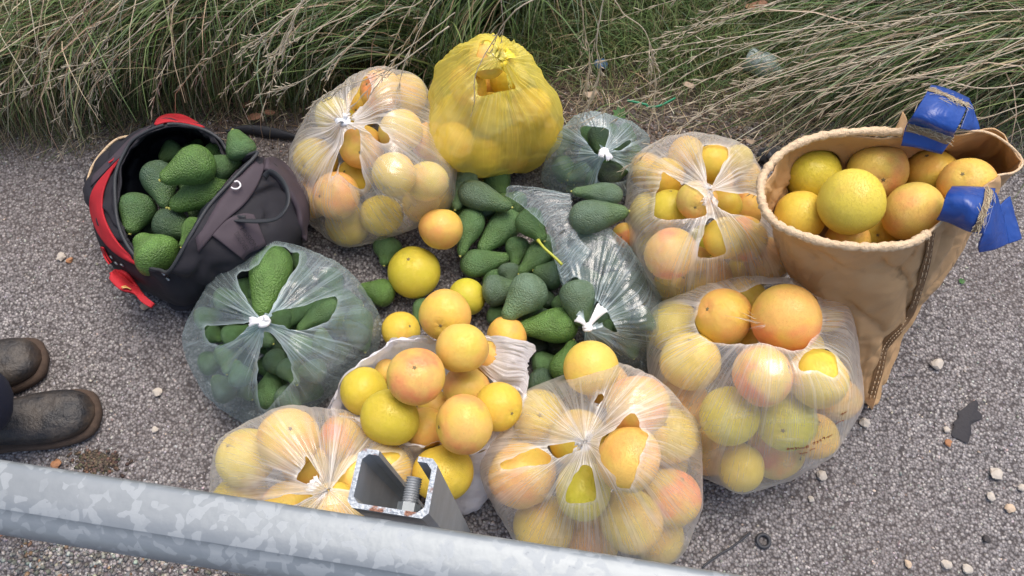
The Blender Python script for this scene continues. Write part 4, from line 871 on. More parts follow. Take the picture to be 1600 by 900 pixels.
def panel(name, rows, mat, lift=.004, n=22, m=10, parent=pk, th=.003, b=None, z=None):
    g = np.array([spline(r, n) for r in rows]); g = np.stack([spline(g[:, j], m) for j in range(n)], 1); out = []
    for x, y in g.reshape(-1, 2):
        X_, Y_ = (z or Z1)(x, y); d = Vector(ray(X_, Y_)).normalized(); h = (b or bp).ray_cast(Vector(CP), d)
        out.append(np.array(h[0] if h[0] else at(X_, Y_, .12)))
    V = np.array(out).reshape(m, n, 3)
    for _ in range(3):
        A_ = V.copy(); A_[1:-1] = (V[:-2]+2*V[1:-1]+V[2:])/4; A_[:, 1:-1] = (A_[:, :-2]+2*A_[:, 1:-1]+A_[:, 2:])/4; V = A_
    V = V+np.array([0, -.25, .95])*lift; o = mesh_obj(name, V.reshape(-1, 3), grid_faces(m, n, False), mat, parent); solid(o, th); return o
panel('red_panel', [[(243,228),(180,290),(130,350),(108,410),(120,490),(160,570),(230,640),(330,684)], [(222,250),(195,300),(165,370),(162,440),(180,500),(210,560),(260,620),(335,680)]], M['red'], .004)
panel('grey_panel', [[(365,100),(290,140),(240,190),(190,240),(120,310)], [(300,150),(262,190),(240,225),(200,262),(115,350)]], M['pack'], .003)
panel('red_tab', [[(378,95),(400,60),(470,50),(520,65),(585,108)], [(385,98),(430,85),(480,85),(520,92),(575,108)]], M['red'], .004)
V, F = tube([at(*Z1(x, y), h) for x, y, h in spline([(270,140,.17),(215,155,.165),(160,205,.16),(115,270,.15),(92,345,.14)], 30)], .0028, 6); mesh_obj('white_piping', V, F, M['hem'], pk)
V, F = tube(spline([at(*Z1(x, y), .20) for x, y in [(185,250),(205,235),(222,218),(232,212),(228,205),(216,212)]], 24), .0016, 6); mesh_obj('zip_pull', V, F, M['red'], pk)
panel('side_pocket', [[(205,705),(235,695),(270,712),(300,745),(330,790),(385,835)], [(200,735),(225,765),(255,785),(300,792),(330,830),(370,852)]], M['red'], .010, th=.006)
panel('red_trim', [[(160,600),(175,640),(195,672)], [(172,605),(188,640),(205,665)]], M['red'], .008)
gp = zoom(300, 230, 5.2947); V = []
panel('back_pad', [[(150,740),(300,610),(430,690),(400,610)], [(185,745),(260,790),(330,860),(420,930)]] if False else [[(180,740),(300,610),(430,560),(520,570)], [(260,800),(380,720),(480,660),(560,660)], [(430,930),(480,880),(560,850),(620,810)]], M['pack'], .007, z=gp, th=.008)
panel('shoulder_strap', [[(625,105),(740,130),(860,240),(950,380),(962,560),(960,780)], [(610,200),(700,250),(800,380),(880,520),(900,650),(940,790)]], M['pack'], .010, z=gp, th=.012, m=8)
panel('top_panel', [[(600,80),(440,130),(330,260),(180,420),(20,620)], [(620,120),(560,300),(450,470),(280,620),(60,880)]], M['pack'], .005, z=gp, th=.003)
def loop(name, pts, w, mat, parent, z, n=34):
    P = spline([at(*z(x, y), h) for x, y, h in pts], n); V = []; T = np.gradient(P, axis=0)
    for i in range(n):
        s = np.cross(T[i], [0, -.3, .95] if i else [0, 0, 1]); s /= np.linalg.norm(s); s = s*.7+np.array([0, -.1, .7]); s /= np.linalg.norm(s)
        for k in (-1, 0, 1): V.append(P[i]+s*k*w/2)
    o = mesh_obj(name, V, grid_faces(n, 3, False), mat, parent); solid(o, .0025); return o
loop('carry_handle', [(440,590,.25),(340,590,.24),(400,605,.25),(560,612,.27),(700,590,.29),(780,500,.30),(795,400,.30),(760,300,.29),(700,230,.27),(640,205,.25),(600,250,.24)], .012, M['web'], pk, gp)
V, F = tube(spline([at(*gp(x, y), .285) for x, y in [(372,302),(395,295),(415,310),(422,335),(400,356),(370,358),(345,345)]], 24), .0015, 6)
b2 = pk; e = []
for x, y in spline([(372,302),(395,295),(415,310),(422,335),(400,356),(370,358),(345,345)], 24):
    X_, Y_ = gp(x, y); h = bp.ray_cast(Vector(CP), Vector(ray(X_, Y_)).normalized()); e.append(np.array(h[0] if h[0] else at(X_, Y_, .2))+[0, -.004, .013])
V, F = tube(e, .0016, 6); mesh_obj('round_emblem', V, F, M['white'], pk)
# pressed lettering on the back pad: two rows of capitals, only partly legible
M['deboss'] = simple('dark_letters', (.018, .013, .018), .8, bump=0)
def text_on(body, p0, p1, h, z, lift, parent, mat, b):
    cu = bpy.data.curves.new('t', 'FONT'); cu.body = body; cu.size = 1; ob = bpy.data.objects.new('t', cu); COL.objects.link(ob); bpy.context.view_layer.update()
    me = bpy.data.meshes.new_from_object(ob.evaluated_get(bpy.context.evaluated_depsgraph_get())); bpy.data.objects.remove(ob)
    v = np.array([q.co[:] for q in me.vertices]); wd = v[:, 0].max()-v[:, 0].min(); a = np.array(p0, float); d = np.array(p1, float)-a; nrm = np.array([d[1], -d[0]])/np.linalg.norm(d)
    out = []
    for x, y, _ in v:
        q = a+d*((x-v[:, 0].min())/wd)+nrm*y*h; X_, Y_ = z(*q); hh = b.ray_cast(Vector(CP), Vector(ray(X_, Y_)).normalized()); out.append(np.array(hh[0] if hh[0] else at(X_, Y_, .2))+np.array([0, -.25, .95])*lift)
    return mesh_obj('lettering', out, [p.vertices[:] for p in me.polygons], mat, parent, smooth=False)
text_on('DISCOVER', (375,735), (470,880), 62, gp, .0185, pk, M['deboss'], bp); text_on('MISSION', (425,700), (540,860), 62, gp, .0185, pk, M['deboss'], bp)
for i, (x, y) in enumerate([(412,708),(430,730)]):
    V, F = bevel_box(at(*Z1(x, y), .19-.01*i), (.009, .005, .004), Matrix.Rotation(-.8, 3, 'Z').to_euler(), .3); mesh_obj('zip_slider', V, F, M['metal'], pk)
for x, y in [(195,640),(215,665),(240,672)]:
    V, F = bevel_box(at(*Z1(x, y), .13), (.010, .004, .004), Matrix.Rotation(-.9+.3*random.random(), 3, 'Z').to_euler(), .3); mesh_obj('buckle', V, F, M['metal'], pk)
V, F = join([tube([at(*gp(x, y), .20) for x, y in q], .001, 5) for q in ([(620,655),(640,645),(655,640)], [(625,670),(635,690),(630,710)], [(645,665),(655,690),(640,720)])]); mesh_obj('orange_tag', V, F, simple('orange_thread', (.6, .12, .05), .6), pk)
panel('pocket_emblem', [[(255,768),(280,762),(300,772)], [(262,776),(280,772),(296,780)]], simple('gold_thread', (.45, .25, .08), .6), .019, n=10, m=3, th=.001)

# ------------------------------------------------------------ guardrail
t = NT('galvanised_steel'); g = t.geo()
mpn = t.add('Mapping'); mpn.inputs['Scale'].default_value = (1, 1, 1); t.link(g, mpn.inputs[0]); wp = t.add('VectorMath', operation='ADD'); t.link(mpn.outputs[0], wp.inputs[0])
nz = t.add('TexNoise'); nz.inputs['Scale'].default_value = 45; t.link(g, nz.inputs['Vector']); sc2 = t.add('VectorMath', operation='SCALE'); t.link(nz.outputs['Color'], sc2.inputs[0]); sc2.inputs['Scale'].default_value = .02; t.link(sc2.outputs[0], wp.inputs[1])
v = t.voro(wp.outputs[0], 105, 'F1', 'Color'); sv2 = t.add('SeparateColor'); t.link(v, sv2.inputs[0]); fl_ = t.noise(g, 5, 3)
sel = t.math('ADD', sv2.outputs[0], t.math('MULTIPLY', fl_, .55)); m_ = t.ramp(sel, [(.93, 0.), (1.02, 1.)])
c = t.mix(m_, t.mix(t.noise(g, 18, 4), (.205, .228, .242), (.265, .288, .302)), (.30, .325, .34))
c = t.mix(t.ramp(t.noise(g, 230, 2), [(.70, 0.), (.74, .8)]), c, (.22, .24, .26)); c = t.mix(t.ramp(t.noise(g, 17, 3), [(.71, 0.), (.78, .6)]), c, (.30, .20, .13))
t.set('Base Color', c); t.set('Metallic', .35); t.set('Roughness', t.ramp(m_, [(0, .45), (1, .6)])); t.set('Normal', t.bump(t.noise(g, 60, 3), .15, .004)); M['zinc'] = t.m
t = NT('cut_steel_edge'); g = t.geo(); c = t.mix(t.ramp(t.noise(g, 55, 3), [(.56, 0.), (.62, 1.)]), t.mix(t.ramp(t.noise(g, 400, 4), [(.35, 0.), (.65, 1.)]), (.24, .27, .30), (.44, .47, .50)), (.20, .09, .055)); t.set('Base Color', c); t.set('Metallic', .3); t.set('Roughness', .5); t.set('Normal', t.bump(t.noise(g, 300, 3), .8, .002)); M['cut'] = t.m
M['dark_zinc'] = simple('post_steel', (.33, .35, .37), .5, metal=.35)
gr_ = empty('guardrail', at(640, 800, 0)); tag(gr_, 'galvanised steel guardrail crossing the bottom left corner with its channel post', 'guardrail')
za = .715; a0 = at(0, 775, za); a1 = at(1120, 953, za); d = (a1-a0)/np.linalg.norm(a1-a0); nn = np.array([-d[1], d[0], 0]); k = depth_of(at(400, 840, za))/FPX*114/.075
prof = [(.037,-.02),(.0372,-.012),(.036,-.006),(.034,-.0025),(.030,-.0005),(.020,.001),(.004,.0015),(-.012,.001),(-.0128,.0004),(-.0135,-.0012),(-.020,-.004),(-.028,-.009),(-.034,-.016),(-.037,-.026),(-.037,-.036),(-.033,-.047),(-.024,-.054),(-.01,-.056),(.012,-.056),(.026,-.053),(.034,-.045),(.037,-.033)]
ss = np.linspace(-4, 5, 60); V = []
for s_ in ss:
    for u, w in prof: V.append(a0+d*s_+nn*u*k+np.array([0, 0, w*k]))
o = mesh_obj('rail_beam', V, grid_faces(len(ss), len(prof)), M['zinc'], gr_); o.data.shade_auto_smooth() if hasattr(o.data, 'shade_auto_smooth') else None
# post: a lipped channel, open side away from the rail
zt = .705; c_ = {}
O = at(541, 792, zt); Wd = at(668, 812, zt)-O; wlen = np.linalg.norm(Wd); ux = Wd/wlen; uy = np.array([-ux[1], ux[0], 0]); FL = .060; LP = .021; T = .0052; rr_ = .006
def chan(off):
    w = wlen; q = off
    return [(0+q+LP-0, FL-q, ), (q+rr_, FL-q), (q, FL-q-rr_), (q, q+rr_), (q+rr_, q), (w-q-rr_, q), (w-q, q+rr_), (w-q, FL-q-rr_), (w-q-rr_, FL-q), (w-LP, FL-q)]
outp = chan(0); inp = chan(T); inp[0] = (LP, FL-T); inp[-1] = (wlen-LP, FL-T); n = len(outp); V = []
for z in (zt, .0):
    for u, v in outp+inp: p = O+ux*u+uy*v; p = np.array([p[0], p[1], z]); V.append(p)
F = []
for i in range(n-1): F += [(i, i+1, 2*n+i+1, 2*n+i), (n+i+1, n+i, 3*n+i, 3*n+i+1)]
F += [(0, n, 3*n, 2*n)[::-1], (n-1, 2*n-1, 4*n-1, 3*n-1)]
post = mesh_obj('post', V, F, M['dark_zinc'], gr_, smooth=False)
ring = [(i, i+1, n+i+1, n+i) for i in range(n-1)]; cap_v = [np.array(V[i])+[0, 0, .0012*(1+.6*math.sin(i*3.1))] for i in range(2*n)]
mesh_obj('cut_end', cap_v+V[:2*n], ring+[(i+1, i, 2*n+i, 2*n+i+1) for i in range(n-1)]+[(n+i, n+i+1, 3*n+i+1, 3*n+i) for i in range(n-1)], M['cut'], gr_, smooth=False)
bc = at(625, 797, .668); bx = at(629, 772, .668)
h = O+ux*wlen*.66; h[2] = .655
bd = uy; hx = [h+uy*(-.004)+np.array([0, 0, 0])]
V, F = tube([h+uy*(T+.001), h+uy*(T+.013)], .0125, 6); nut = mesh_obj('nut', V, F, M['zinc'], gr_, smooth=False)
pth = []; rad = []
for i in range(44): pth.append(h+uy*(T+.012+i*.00066)); rad.append(.0078+(.0010 if i % 4 in (1, 2) else -.0004))
V, F = tube(pth, rad, 18); mesh_obj('bolt', V, F, M['dark_zinc'], gr_)

# ------------------------------------------------------------ person (boots and trouser leg in view)
M['boot'] = None
t = NT('worn_leather'); g = t.geo(); c = t.mix(t.ramp(t.noise(g, 22, 5, .65), [(.4, 0.), (.68, 1.)]), (.010, .010, .012), (.060, .048, .038)); szz = t.add('SeparateXYZ'); t.link(g, szz.inputs[0])
c = t.mix(t.ramp(t.math('ADD', szz.outputs[2], t.math('MULTIPLY', t.noise(g, 60, 4), .03)), [(.025, .85), (.06, 0.)]), c, (.10, .06, .035)); t.set('Base Color', c); t.set('Roughness', .5); t.set('Normal', t.bump(t.noise(g, 45, 5, .65), .9, .006)); M['boot'] = t.m
M['sole'] = simple('boot_sole', (.06, .038, .026), .9, var=.5, scale=90, bscale=250, bd=.002)
M['trouser'] = simple('navy_trousers', (.008, .010, .026), .85, bscale=800); M['jacket'] = simple('jacket', (.05, .05, .055), .8); M['skin'] = simple('skin', (.45, .26, .18), .5, var=.08); M['hair'] = simple('hair', (.03, .02, .015), .7)
def boot(toe, heading, person):
    L = .30; c, s = math.cos(heading), math.sin(heading); fwd = np.array([c, s, 0]); side = np.array([-s, c, 0]); H = toe-fwd*L
    #  stations: (t along foot, half width, height, z0)
    st_ = [(0, .012, .05, .02), (.02, .032, .09, .012), (.10, .037, .15, .01), (.2, .038, .17, .01), (.32, .038, .14, .01), (.45, .039, .105, .01), (.58, .045, .085, .01), (.70, .050, .072, .01), (.82, .049, .066, .01), (.90, .044, .06, .011), (.96, .033, .05, .014), (1.0, .010, .03, .02)]
    g = spline([list(q) for q in st_], 30); V = []; k = 20
    for t_, w, h, z0 in g:
        for j in range(k):
            a = 2*math.pi*j/k; x = math.cos(a); y = math.sin(a); p = H+fwd*L*t_+side*w*(abs(x)**.75*np.sign(x)); V.append(np.array([p[0], p[1], z0+(h-z0)*(.5+.5*(abs(y)**.8*np.sign(y)))]))
    F = grid_faces(30, k)+[tuple(range(k)), tuple(29*k+j for j in range(k))][:2]
    b = mesh_obj('boot', V, F, M['boot'], person)
    SO = []; k2 = 40
    for zz, gr2 in ((.0015, .004), (.012, .007), (.020, .006), (.024, .001)):
        for j in range(k2):
            a = 2*math.pi*j/k2; t_ = .5-.5*math.cos(a); w = float(np.interp(t_, g[:, 0], g[:, 1])); e = (1 if a < math.pi else -1)
            tt_ = .5+(t_-.5)*(1+gr2/L*2.4); p = H+fwd*L*tt_+side*e*(w*max(0, math.sin(a)*e)**.0*1+gr2)*min(1, abs(math.sin(a))*3+.15); SO.append(np.array([p[0], p[1], zz]))
    F = grid_faces(4, k2)+[tuple(range(k2-1, -1, -1)), tuple(3*k2+j for j in range(k2))]
    mesh_obj('sole', SO, F, M['sole'], b)
    a_ = np.linspace(-1.2, 1.2, 14); C = H+fwd*L*.20
    return H+fwd*L*.50
per = empty('person', at(-60, 640, 0)); tag(per, 'person in worn dark leather boots and navy trousers standing at the left edge', 'person')
s1 = boot(at(146, 640, .03), R(12), per); s2 = boot(at(62, 553, .03), R(20), per)
def skin_mesh(name, verts, edges, rad, mat, parent, sub=2):
    me = bpy.data.meshes.new(name); me.from_pydata([tuple(map(float, v)) for v in verts], edges, []); o = bpy.data.objects.new(name, me); COL.objects.link(o)
    o.modifiers.new('skin', 'SKIN'); 
    for i, r_ in enumerate(rad): me.skin_vertices[0].data[i].radius = (r_, r_)
    me.skin_vertices[0].data[0].use_root = True; subd(o, sub); me.materials.append(mat)
    dg = bpy.context.evaluated_depsgraph_get(); bpy.context.view_layer.update(); m2 = bpy.data.meshes.new_from_object(o.evaluated_get(dg)); bpy.data.objects.remove(o)
    m2.materials.clear(); m2.materials.append(mat); m2.shade_smooth(); o = bpy.data.objects.new(name, m2); COL.objects.link(o); o.parent = parent; o.matrix_parent_inverse = Matrix.Translation(parent.location).inverted(); return o
hipc = (s1+s2)/2+np.array([-.07, 0, .92]); fw = np.array([.96, .25, 0]); sdv = np.array([-.25, .96, 0])
hr, hl = hipc-sdv*.10, hipc+sdv*.10; up_ = np.array([0, 0, 1.])
def leg(s_, h_): return [h_-up_*.05, h_*.5+s_*.5+fw*.05+np.array([0, 0, 0]), s_+up_*.22, s_+up_*.075+fw*.012]
lv = [hipc]+leg(s1, hr)+leg(s2, hl)+[hipc+up_*.12]
skin_mesh('trousers', lv, [(0,1),(1,2),(2,3),(3,4),(0,5),(5,6),(6,7),(7,8),(0,9)], [.12,.10,.08,.085,.085,.10,.08,.085,.085,.13], M['trouser'], per)
ch = hipc+up_*.42; nk = hipc+up_*.60; tv = [hipc+up_*.08, hipc+up_*.25, ch, nk-up_*.06, ch+sdv*.19+up_*.06, ch+sdv*.24-up_*.22, ch+sdv*.22-up_*.46+fw*.08, ch-sdv*.19+up_*.06, ch-sdv*.24-up_*.22, ch-sdv*.22-up_*.46+fw*.08]
skin_mesh('jacket', tv, [(0,1),(1,2),(2,3),(2,4),(4,5),(5,6),(2,7),(7,8),(8,9)], [.14,.135,.15,.07,.07,.055,.042,.07,.055,.042], M['jacket'], per)
hd = nk+up_*.16; bv_ = [nk-up_*.08, nk-up_*.02, nk+up_*.05+fw*.01, hd-up_*.045+fw*.022, hd+up_*.01+fw*.012, hd+up_*.07, hd+up_*.11]; be = [(k_, k_+1) for k_ in range(6)]; br = [.052,.054,.056,.074,.088,.088,.06]
for sg in (1, -1):
    w0 = ch+sdv*.22*sg-up_*.44+fw*.08; pm = w0-up_*.09+fw*.02; i0 = len(bv_); bv_ += [w0+up_*.03, w0-up_*.03, pm]; be += [(i0, i0+1), (i0+1, i0+2)]; br += [.028, .026, .034]
body = skin_mesh('head_and_neck', bv_[:7], be[:6], br[:7], M['skin'], per)
fc_ = hd+fw*.085
V, F = join([tube([fc_+up_*.035-fw*.012, fc_+up_*.01+fw*.004, fc_-up_*.012+fw*.014, fc_-up_*.018], [.006, .009, .013, .008], 10)]); mesh_obj('nose', V, F, M['skin'], per)
V, F = tube([fc_-up_*.05+sdv*.025-fw*.008, fc_-up_*.052+fw*.001, fc_-up_*.05-sdv*.025-fw*.008], [.003, .007, .003], 8); mesh_obj('mouth', V, F, simple('lips', (.32, .13, .10), .5, bump=0), per)
for sg in (1, -1):
    c_e = fc_+up_*.028+sdv*.032*sg-fw*.014; V, F = tube([c_e-sdv*.013, c_e-sdv*.005+fw*.003, c_e+sdv*.005+fw*.003, c_e+sdv*.013], [.002, .009, .009, .002], 10); mesh_obj('eye', V, F, M['white'], per)
    V, F = tube([c_e+fw*.009, c_e+fw*.0135], [.006, .004], 10); mesh_obj('pupil', V, F, M['rubber'], per)
    c_a = hd+sdv*.088*sg-fw*.005; V, F = tube([c_a+up_*.032, c_a+up_*.02+sdv*.010*sg, c_a-up_*.005+sdv*.010*sg, c_a-up_*.028], [.006, .014, .013, .005], 10); mesh_obj('ear', V, F, M['skin'], per)
for sg in (1, -1):
    w0 = ch+sdv*.22*sg-up_*.44+fw*.08; vs = [w0+up_*.03, w0-up_*.03, w0-up_*.085+fw*.012]; es = [(0,1),(1,2)]; rs_ = [.027, .025, .030]
    for q in range(4):
        b0 = len(vs); o_ = fw*(.028-.018*q); Lq_ = [.075, .085, .08, .062][q]; vs += [vs[2]+o_-up_*.03, vs[2]+o_-up_*(.03+Lq_*.5)+fw*.004, vs[2]+o_*1.05-up_*(.03+Lq_)-sdv*sg*.015]; es += [(2, b0), (b0, b0+1), (b0+1, b0+2)]; rs_ += [.0095, .0088, .007]
    b0 = len(vs); vs += [vs[1]+fw*.03-up_*.02, vs[1]+fw*.045-up_*.06]; es += [(1, b0), (b0, b0+1)]; rs_ += [.011, .009]
    skin_mesh('hand', vs, es, rs_, M['skin'], per)
V, F = tube([hd+up_*.135-fw*.01, hd+up_*.12-fw*.012, hd+up_*.07-fw*.02, hd-fw*.035, hd-up_*.05-fw*.045], [.02, .07, .094, .09, .055], 20); mesh_obj('hair', V, F, M['hair'], per)
# ------------------------------------------------------------ roadside grass
t = NT('grass_blade'); cc = t.attr('col', 'Color'); t.set('Base Color', cc); t.set('Roughness', .55); t.set('Specular IOR Level', .3)
tl = t.add('BsdfTranslucent'); t.link(cc, tl.inputs[0]); mx = t.add('MixShader'); mx.inputs[0].default_value = .3; t.link(t.b.outputs[0], mx.inputs[1]); t.link(tl.outputs[0], mx.inputs[2]); t.link(mx.outputs[0], t.out.inputs[0]); M['grass'] = t.m
def blades(name, root, az, length, e0, droop, width, col, label, segs=8, zbase=None, wav=.0, taper=.8, cat='grass', group=None):
    n = len(root); ds = length/segs; p = np.zeros((n, segs+1, 3)); p[:, 0, :2] = root; p[:, 0, 2] = gz(root[:, 0], root[:, 1]) if zbase is None else zbase
    e = e0.copy(); a = az.copy(); da = RNG.normal(0, wav, n)
    for i in range(segs):
        d = np.stack([np.cos(a)*np.cos(e), np.sin(a)*np.cos(e), np.sin(e)], -1); p[:, i+1] = p[:, i]+d*ds[:, None]
        g0 = gz(p[:, i+1, 0], p[:, i+1, 1])+.004; low = p[:, i+1, 2] < g0; p[low, i+1, 2] = g0[low]; e = np.where(low, np.maximum(e, -.05), e)
        e = np.maximum(e-droop/segs*(1+i*.25), -1.35); a = a+da+RNG.normal(0, wav*.5, n)
    jl = RNG.normal(0, 12, (n, 1))+(vnoise(np.stack([root[:, 0]*5, root[:, 1]*3, root[:, 0]*0], -1), 11)-.5)[:, None]*50
    for _ in range(9 if length.mean() > .15 else 0):
        q_ = to_px(p.reshape(-1, 3)).reshape(n, segs+1, 2); lim = np.interp(q_[..., 0], [0, 120, 160, 250, 480, 520, 600, 660, 690, 735, 760, 900, 960, 1190, 1600], [245, 250, 228, 185, 180, 140, 112, 112, 165, 165, 70, 120, 195, 240, 270])
        bad = (q_[..., 1] > lim+jl).any(1); p[bad] = p[bad, :1]+(p[bad]-p[bad, :1])*np.array([.86, .86, .9])
    p[..., 2] = np.maximum(p[..., 2], gz(p[..., 0], p[..., 1])+.003)
    T = np.gradient(p, axis=1); s = np.cross(T, np.array([0, .35, .94])+RNG.normal(0, .45, (n, 1, 3))); s /= np.linalg.norm(s, axis=-1, keepdims=True)+1e-9
    w = width[:, None]*(1-np.linspace(0, 1, segs+1)[None]**1.6*taper)*.5
    V = np.stack([p+s*w[..., None], p-s*w[..., None]], 2); 
    q = np.arange(segs)*2; F1 = np.stack([q, q+1, q+3, q+2], -1); F = (F1[None]+(np.arange(n)*(segs+1)*2)[:, None, None]).reshape(-1)
    V = V.reshape(-1, 3).astype(np.float32); me = bpy.data.meshes.new(name); me.vertices.add(len(V)); me.vertices.foreach_set('co', V.ravel()); me.loops.add(len(F)); me.loops.foreach_set('vertex_index', F.astype(np.int32))
    nf = len(F)//4; me.polygons.add(nf); me.polygons.foreach_set('loop_start', np.arange(nf, dtype=np.int32)*4); me.update(); me.materials.append(M['grass']); me.shade_smooth()
    o = bpy.data.objects.new(name, me); COL.objects.link(o)
    cv = np.ones((n, segs+1, 2, 4), np.float32); grad = np.linspace(0, 1, segs+1)[None, :, None]
    cv[..., :3] = col[:, None, None, :]*(1+.0*grad[..., None]); vattr(o, 'col', cv.reshape(-1, 4), 'FLOAT_COLOR')
    if label: tag(o, label, cat, kind='stuff')
    return o, p
def pal(n, cols, wts, var=.18):
    c = np.array(cols)[RNG.choice(len(cols), n, p=np.array(wts)/sum(wts))]; return np.clip(c*RNG.lognormal(0, var, (n, 1))*RNG.normal(1, .06, (n, 3)), .005, .9)
GRN = [(.075, .13, .04), (.13, .20, .065), (.19, .26, .10), (.21, .25, .16)]; DRY = [(.36, .285, .17), (.47, .38, .25), (.66, .57, .42), (.22, .16, .095)]
U = RNG.uniform; NR = RNG.normal
def clumped(n, x0, x1, y0, y1, k, r):
    c = np.stack([U(x0, x1, k), U(y0, y1, k)], -1); i = RNG.integers(0, k, n); return c[i]+NR(0, r, (n, 2)), i, c
# left and middle tussocks, drooping towards the lower left
n = 15000; root, i, c = clumped(n, -1.75, .12, 1.22, 1.85, 46, .045); az = R(222)+NR(0, .34, 46)[i]+NR(0, .32, n)
az = np.where(RNG.random(n) < .12, U(R(180), R(330), n), az)
w = np.clip((root[:, 0]+1.2)/.9, 0, 1); gsel = RNG.random(n) < .36+.5*w; col = np.where(gsel[:, None], pal(n, GRN, [3, 4, 3, 2]), pal(n, DRY, [3, 4, 2, 3]))
blades('tussock_grass', root, az, U(.30, .85, n), U(.8, 1.45, n), U(1.3, 2.7, n), U(.0022, .0048, n), col, 'long drooping green and dry tussock grass behind the backpack and yellow bag', wav=.05)
n = 4200; root, i, c = clumped(n, -1.75, -.35, 1.2, 1.7, 30, .05); az = R(218)+NR(0, .28, 30)[i]+NR(0, .25, n); col = pal(n, DRY+[(.15, .17, .07)], [3, 4, 3, 3, 3])
blades('dry_grass', root, az, U(.4, .8, n), U(.8, 1.3, n), U(1.7, 2.9, n), U(.0014, .003, n), col, 'pale dry hay hanging over the asphalt at upper left', wav=.07)
# short turf in the middle
n = 24000; root = np.stack([U(-.05, 1.25, n), U(1.10, 1.75, n)], -1); kp = (root[:, 1] > 1.16+.10*vnoise(np.stack([root[:, 0]*7, root[:, 0]*0, root[:, 0]*0], -1))) | (RNG.random(n) < .12); kp &= vnoise(np.stack([root[:, 0]*11, root[:, 1]*11, 0*root[:, 0]], -1)) > .10; root = root[kp]; n = len(root)
blades('turf_grass', root, U(0, 2*math.pi, n), U(.06, .19, n), U(.4, 1.4, n), U(.6, 2.4, n), U(.0013, .0028, n), pal(n, GRN+[(.30, .25, .15), (.14, .15, .05)], [3, 4, 2, 0.6, 2, 3]), 'short olive turf in the middle behind the small avocado bag', 6, wav=.12)
# right hand streams of hay, running down to the left
n = 11000; root, i, c = clumped(n, 1.0, 2.5, 1.15, 2.1, 44, .05); az = R(199)+NR(0, .13, 44)[i]+NR(0, .17, n); az = np.where(RNG.random(n) < .15, U(R(130), R(290), n), az)
gsel = RNG.random(n) < .66; col = np.where(gsel[:, None], pal(n, GRN, [2, 4, 3, 4]), pal(n, DRY, [3, 4, 2, 3]))
blades('hay_grass', root, az, U(.35, 1.0, n), U(.45, 1.15, n), U(1.0, 2.0, n), U(.0018, .0042, n), col, 'long swept green and straw grass behind the tan bag', wav=.045)
n = 9000; root = np.stack([U(.75, 2.1, n), U(1.12, 1.9, n)], -1); blades('undergrowth', root, U(0, 6.28, n), U(.10, .28, n), U(.3, 1.3, n), U(.8, 2.4, n), U(.0015, .003, n), pal(n, GRN+[(.12, .10, .06)], [4, 4, 1, 1, 3]), 'tangled dark green undergrowth beneath the swept grass at right', 6, wav=.12)
n = 6000; root = np.stack([U(-1.9, .2, n), U(1.25, 2.0, n)], -1); blades('undergrowth', root, U(0, 6.28, n), U(.10, .3, n), U(.5, 1.4, n), U(.8, 2.4, n), U(.0015, .003, n), pal(n, [(.035, .06, .02), (.06, .09, .03), (.10, .08, .05)], [4, 3, 3]), 'dark undergrowth beneath the tussocks at upper left', 6, wav=.12)
# straw litter on the dirt line
n = 3800; root = np.stack([U(-1.5, 1.6, n), 1.13+NR(0, .07, n)], -1); root = root[root[:, 1] > 1.0]; n = len(root); blades('straw_litter', root, U(0, 6.28, n), U(.02, .11, n), U(0, .25, n), U(.2, .8, n), U(.0009, .002, n), pal(n, DRY+[(.12, .08, .05)], [3, 4, 2, 4, 3]), 'thin straws littering the dirt line along the asphalt', 4, wav=.12)
# pale dead seed stalks with side twigs: those that stand out in the photograph
def stalks(pts, label, w=.0034, twigs=10, seed=0, zs=None, tw=.05):
    rs = np.random.default_rng(seed); n = len(pts); P3 = [at(x, y, z) for x, y, z in pts]; P = spline(P3, 28); P = P+np.cumsum(rs.normal(0, .0008, P.shape), 0)
    parts = [tube(P, np.linspace(w*.55, w*.22, 28), 5)]
    for _ in range(twigs):
        i = rs.integers(6, 26); d = P[min(i+2, 27)]-P[i]; d = d/np.linalg.norm(d); d = d+rs.normal(0, .16, 3); L = rs.uniform(.5, 1.4)*tw
        Q = [P[i]+d*L*u+np.array([0, 0, -.25*L*u*u]) for u in np.linspace(0, 1, 7)]; parts.append(tube(Q, np.linspace(w*.35, w*.15, 7), 4, False))
        for u in range(2, 7):
            e = d+rs.normal(0, .35, 3); parts.append(tube([Q[u], Q[u]+e*.007, Q[u]+e*.013], [.0004, .0011, .0003], 4, False))
    V, F = join(parts); o = mesh_obj('seed_stalk', V, F, M['stalk']); tag(o, label, 'grass stalk', 'pale dead seed stalks'); return o
M['stalk'] = simple('seed_stalk', (.52, .44, .32), .7, var=.25, scale=60, bump=0)
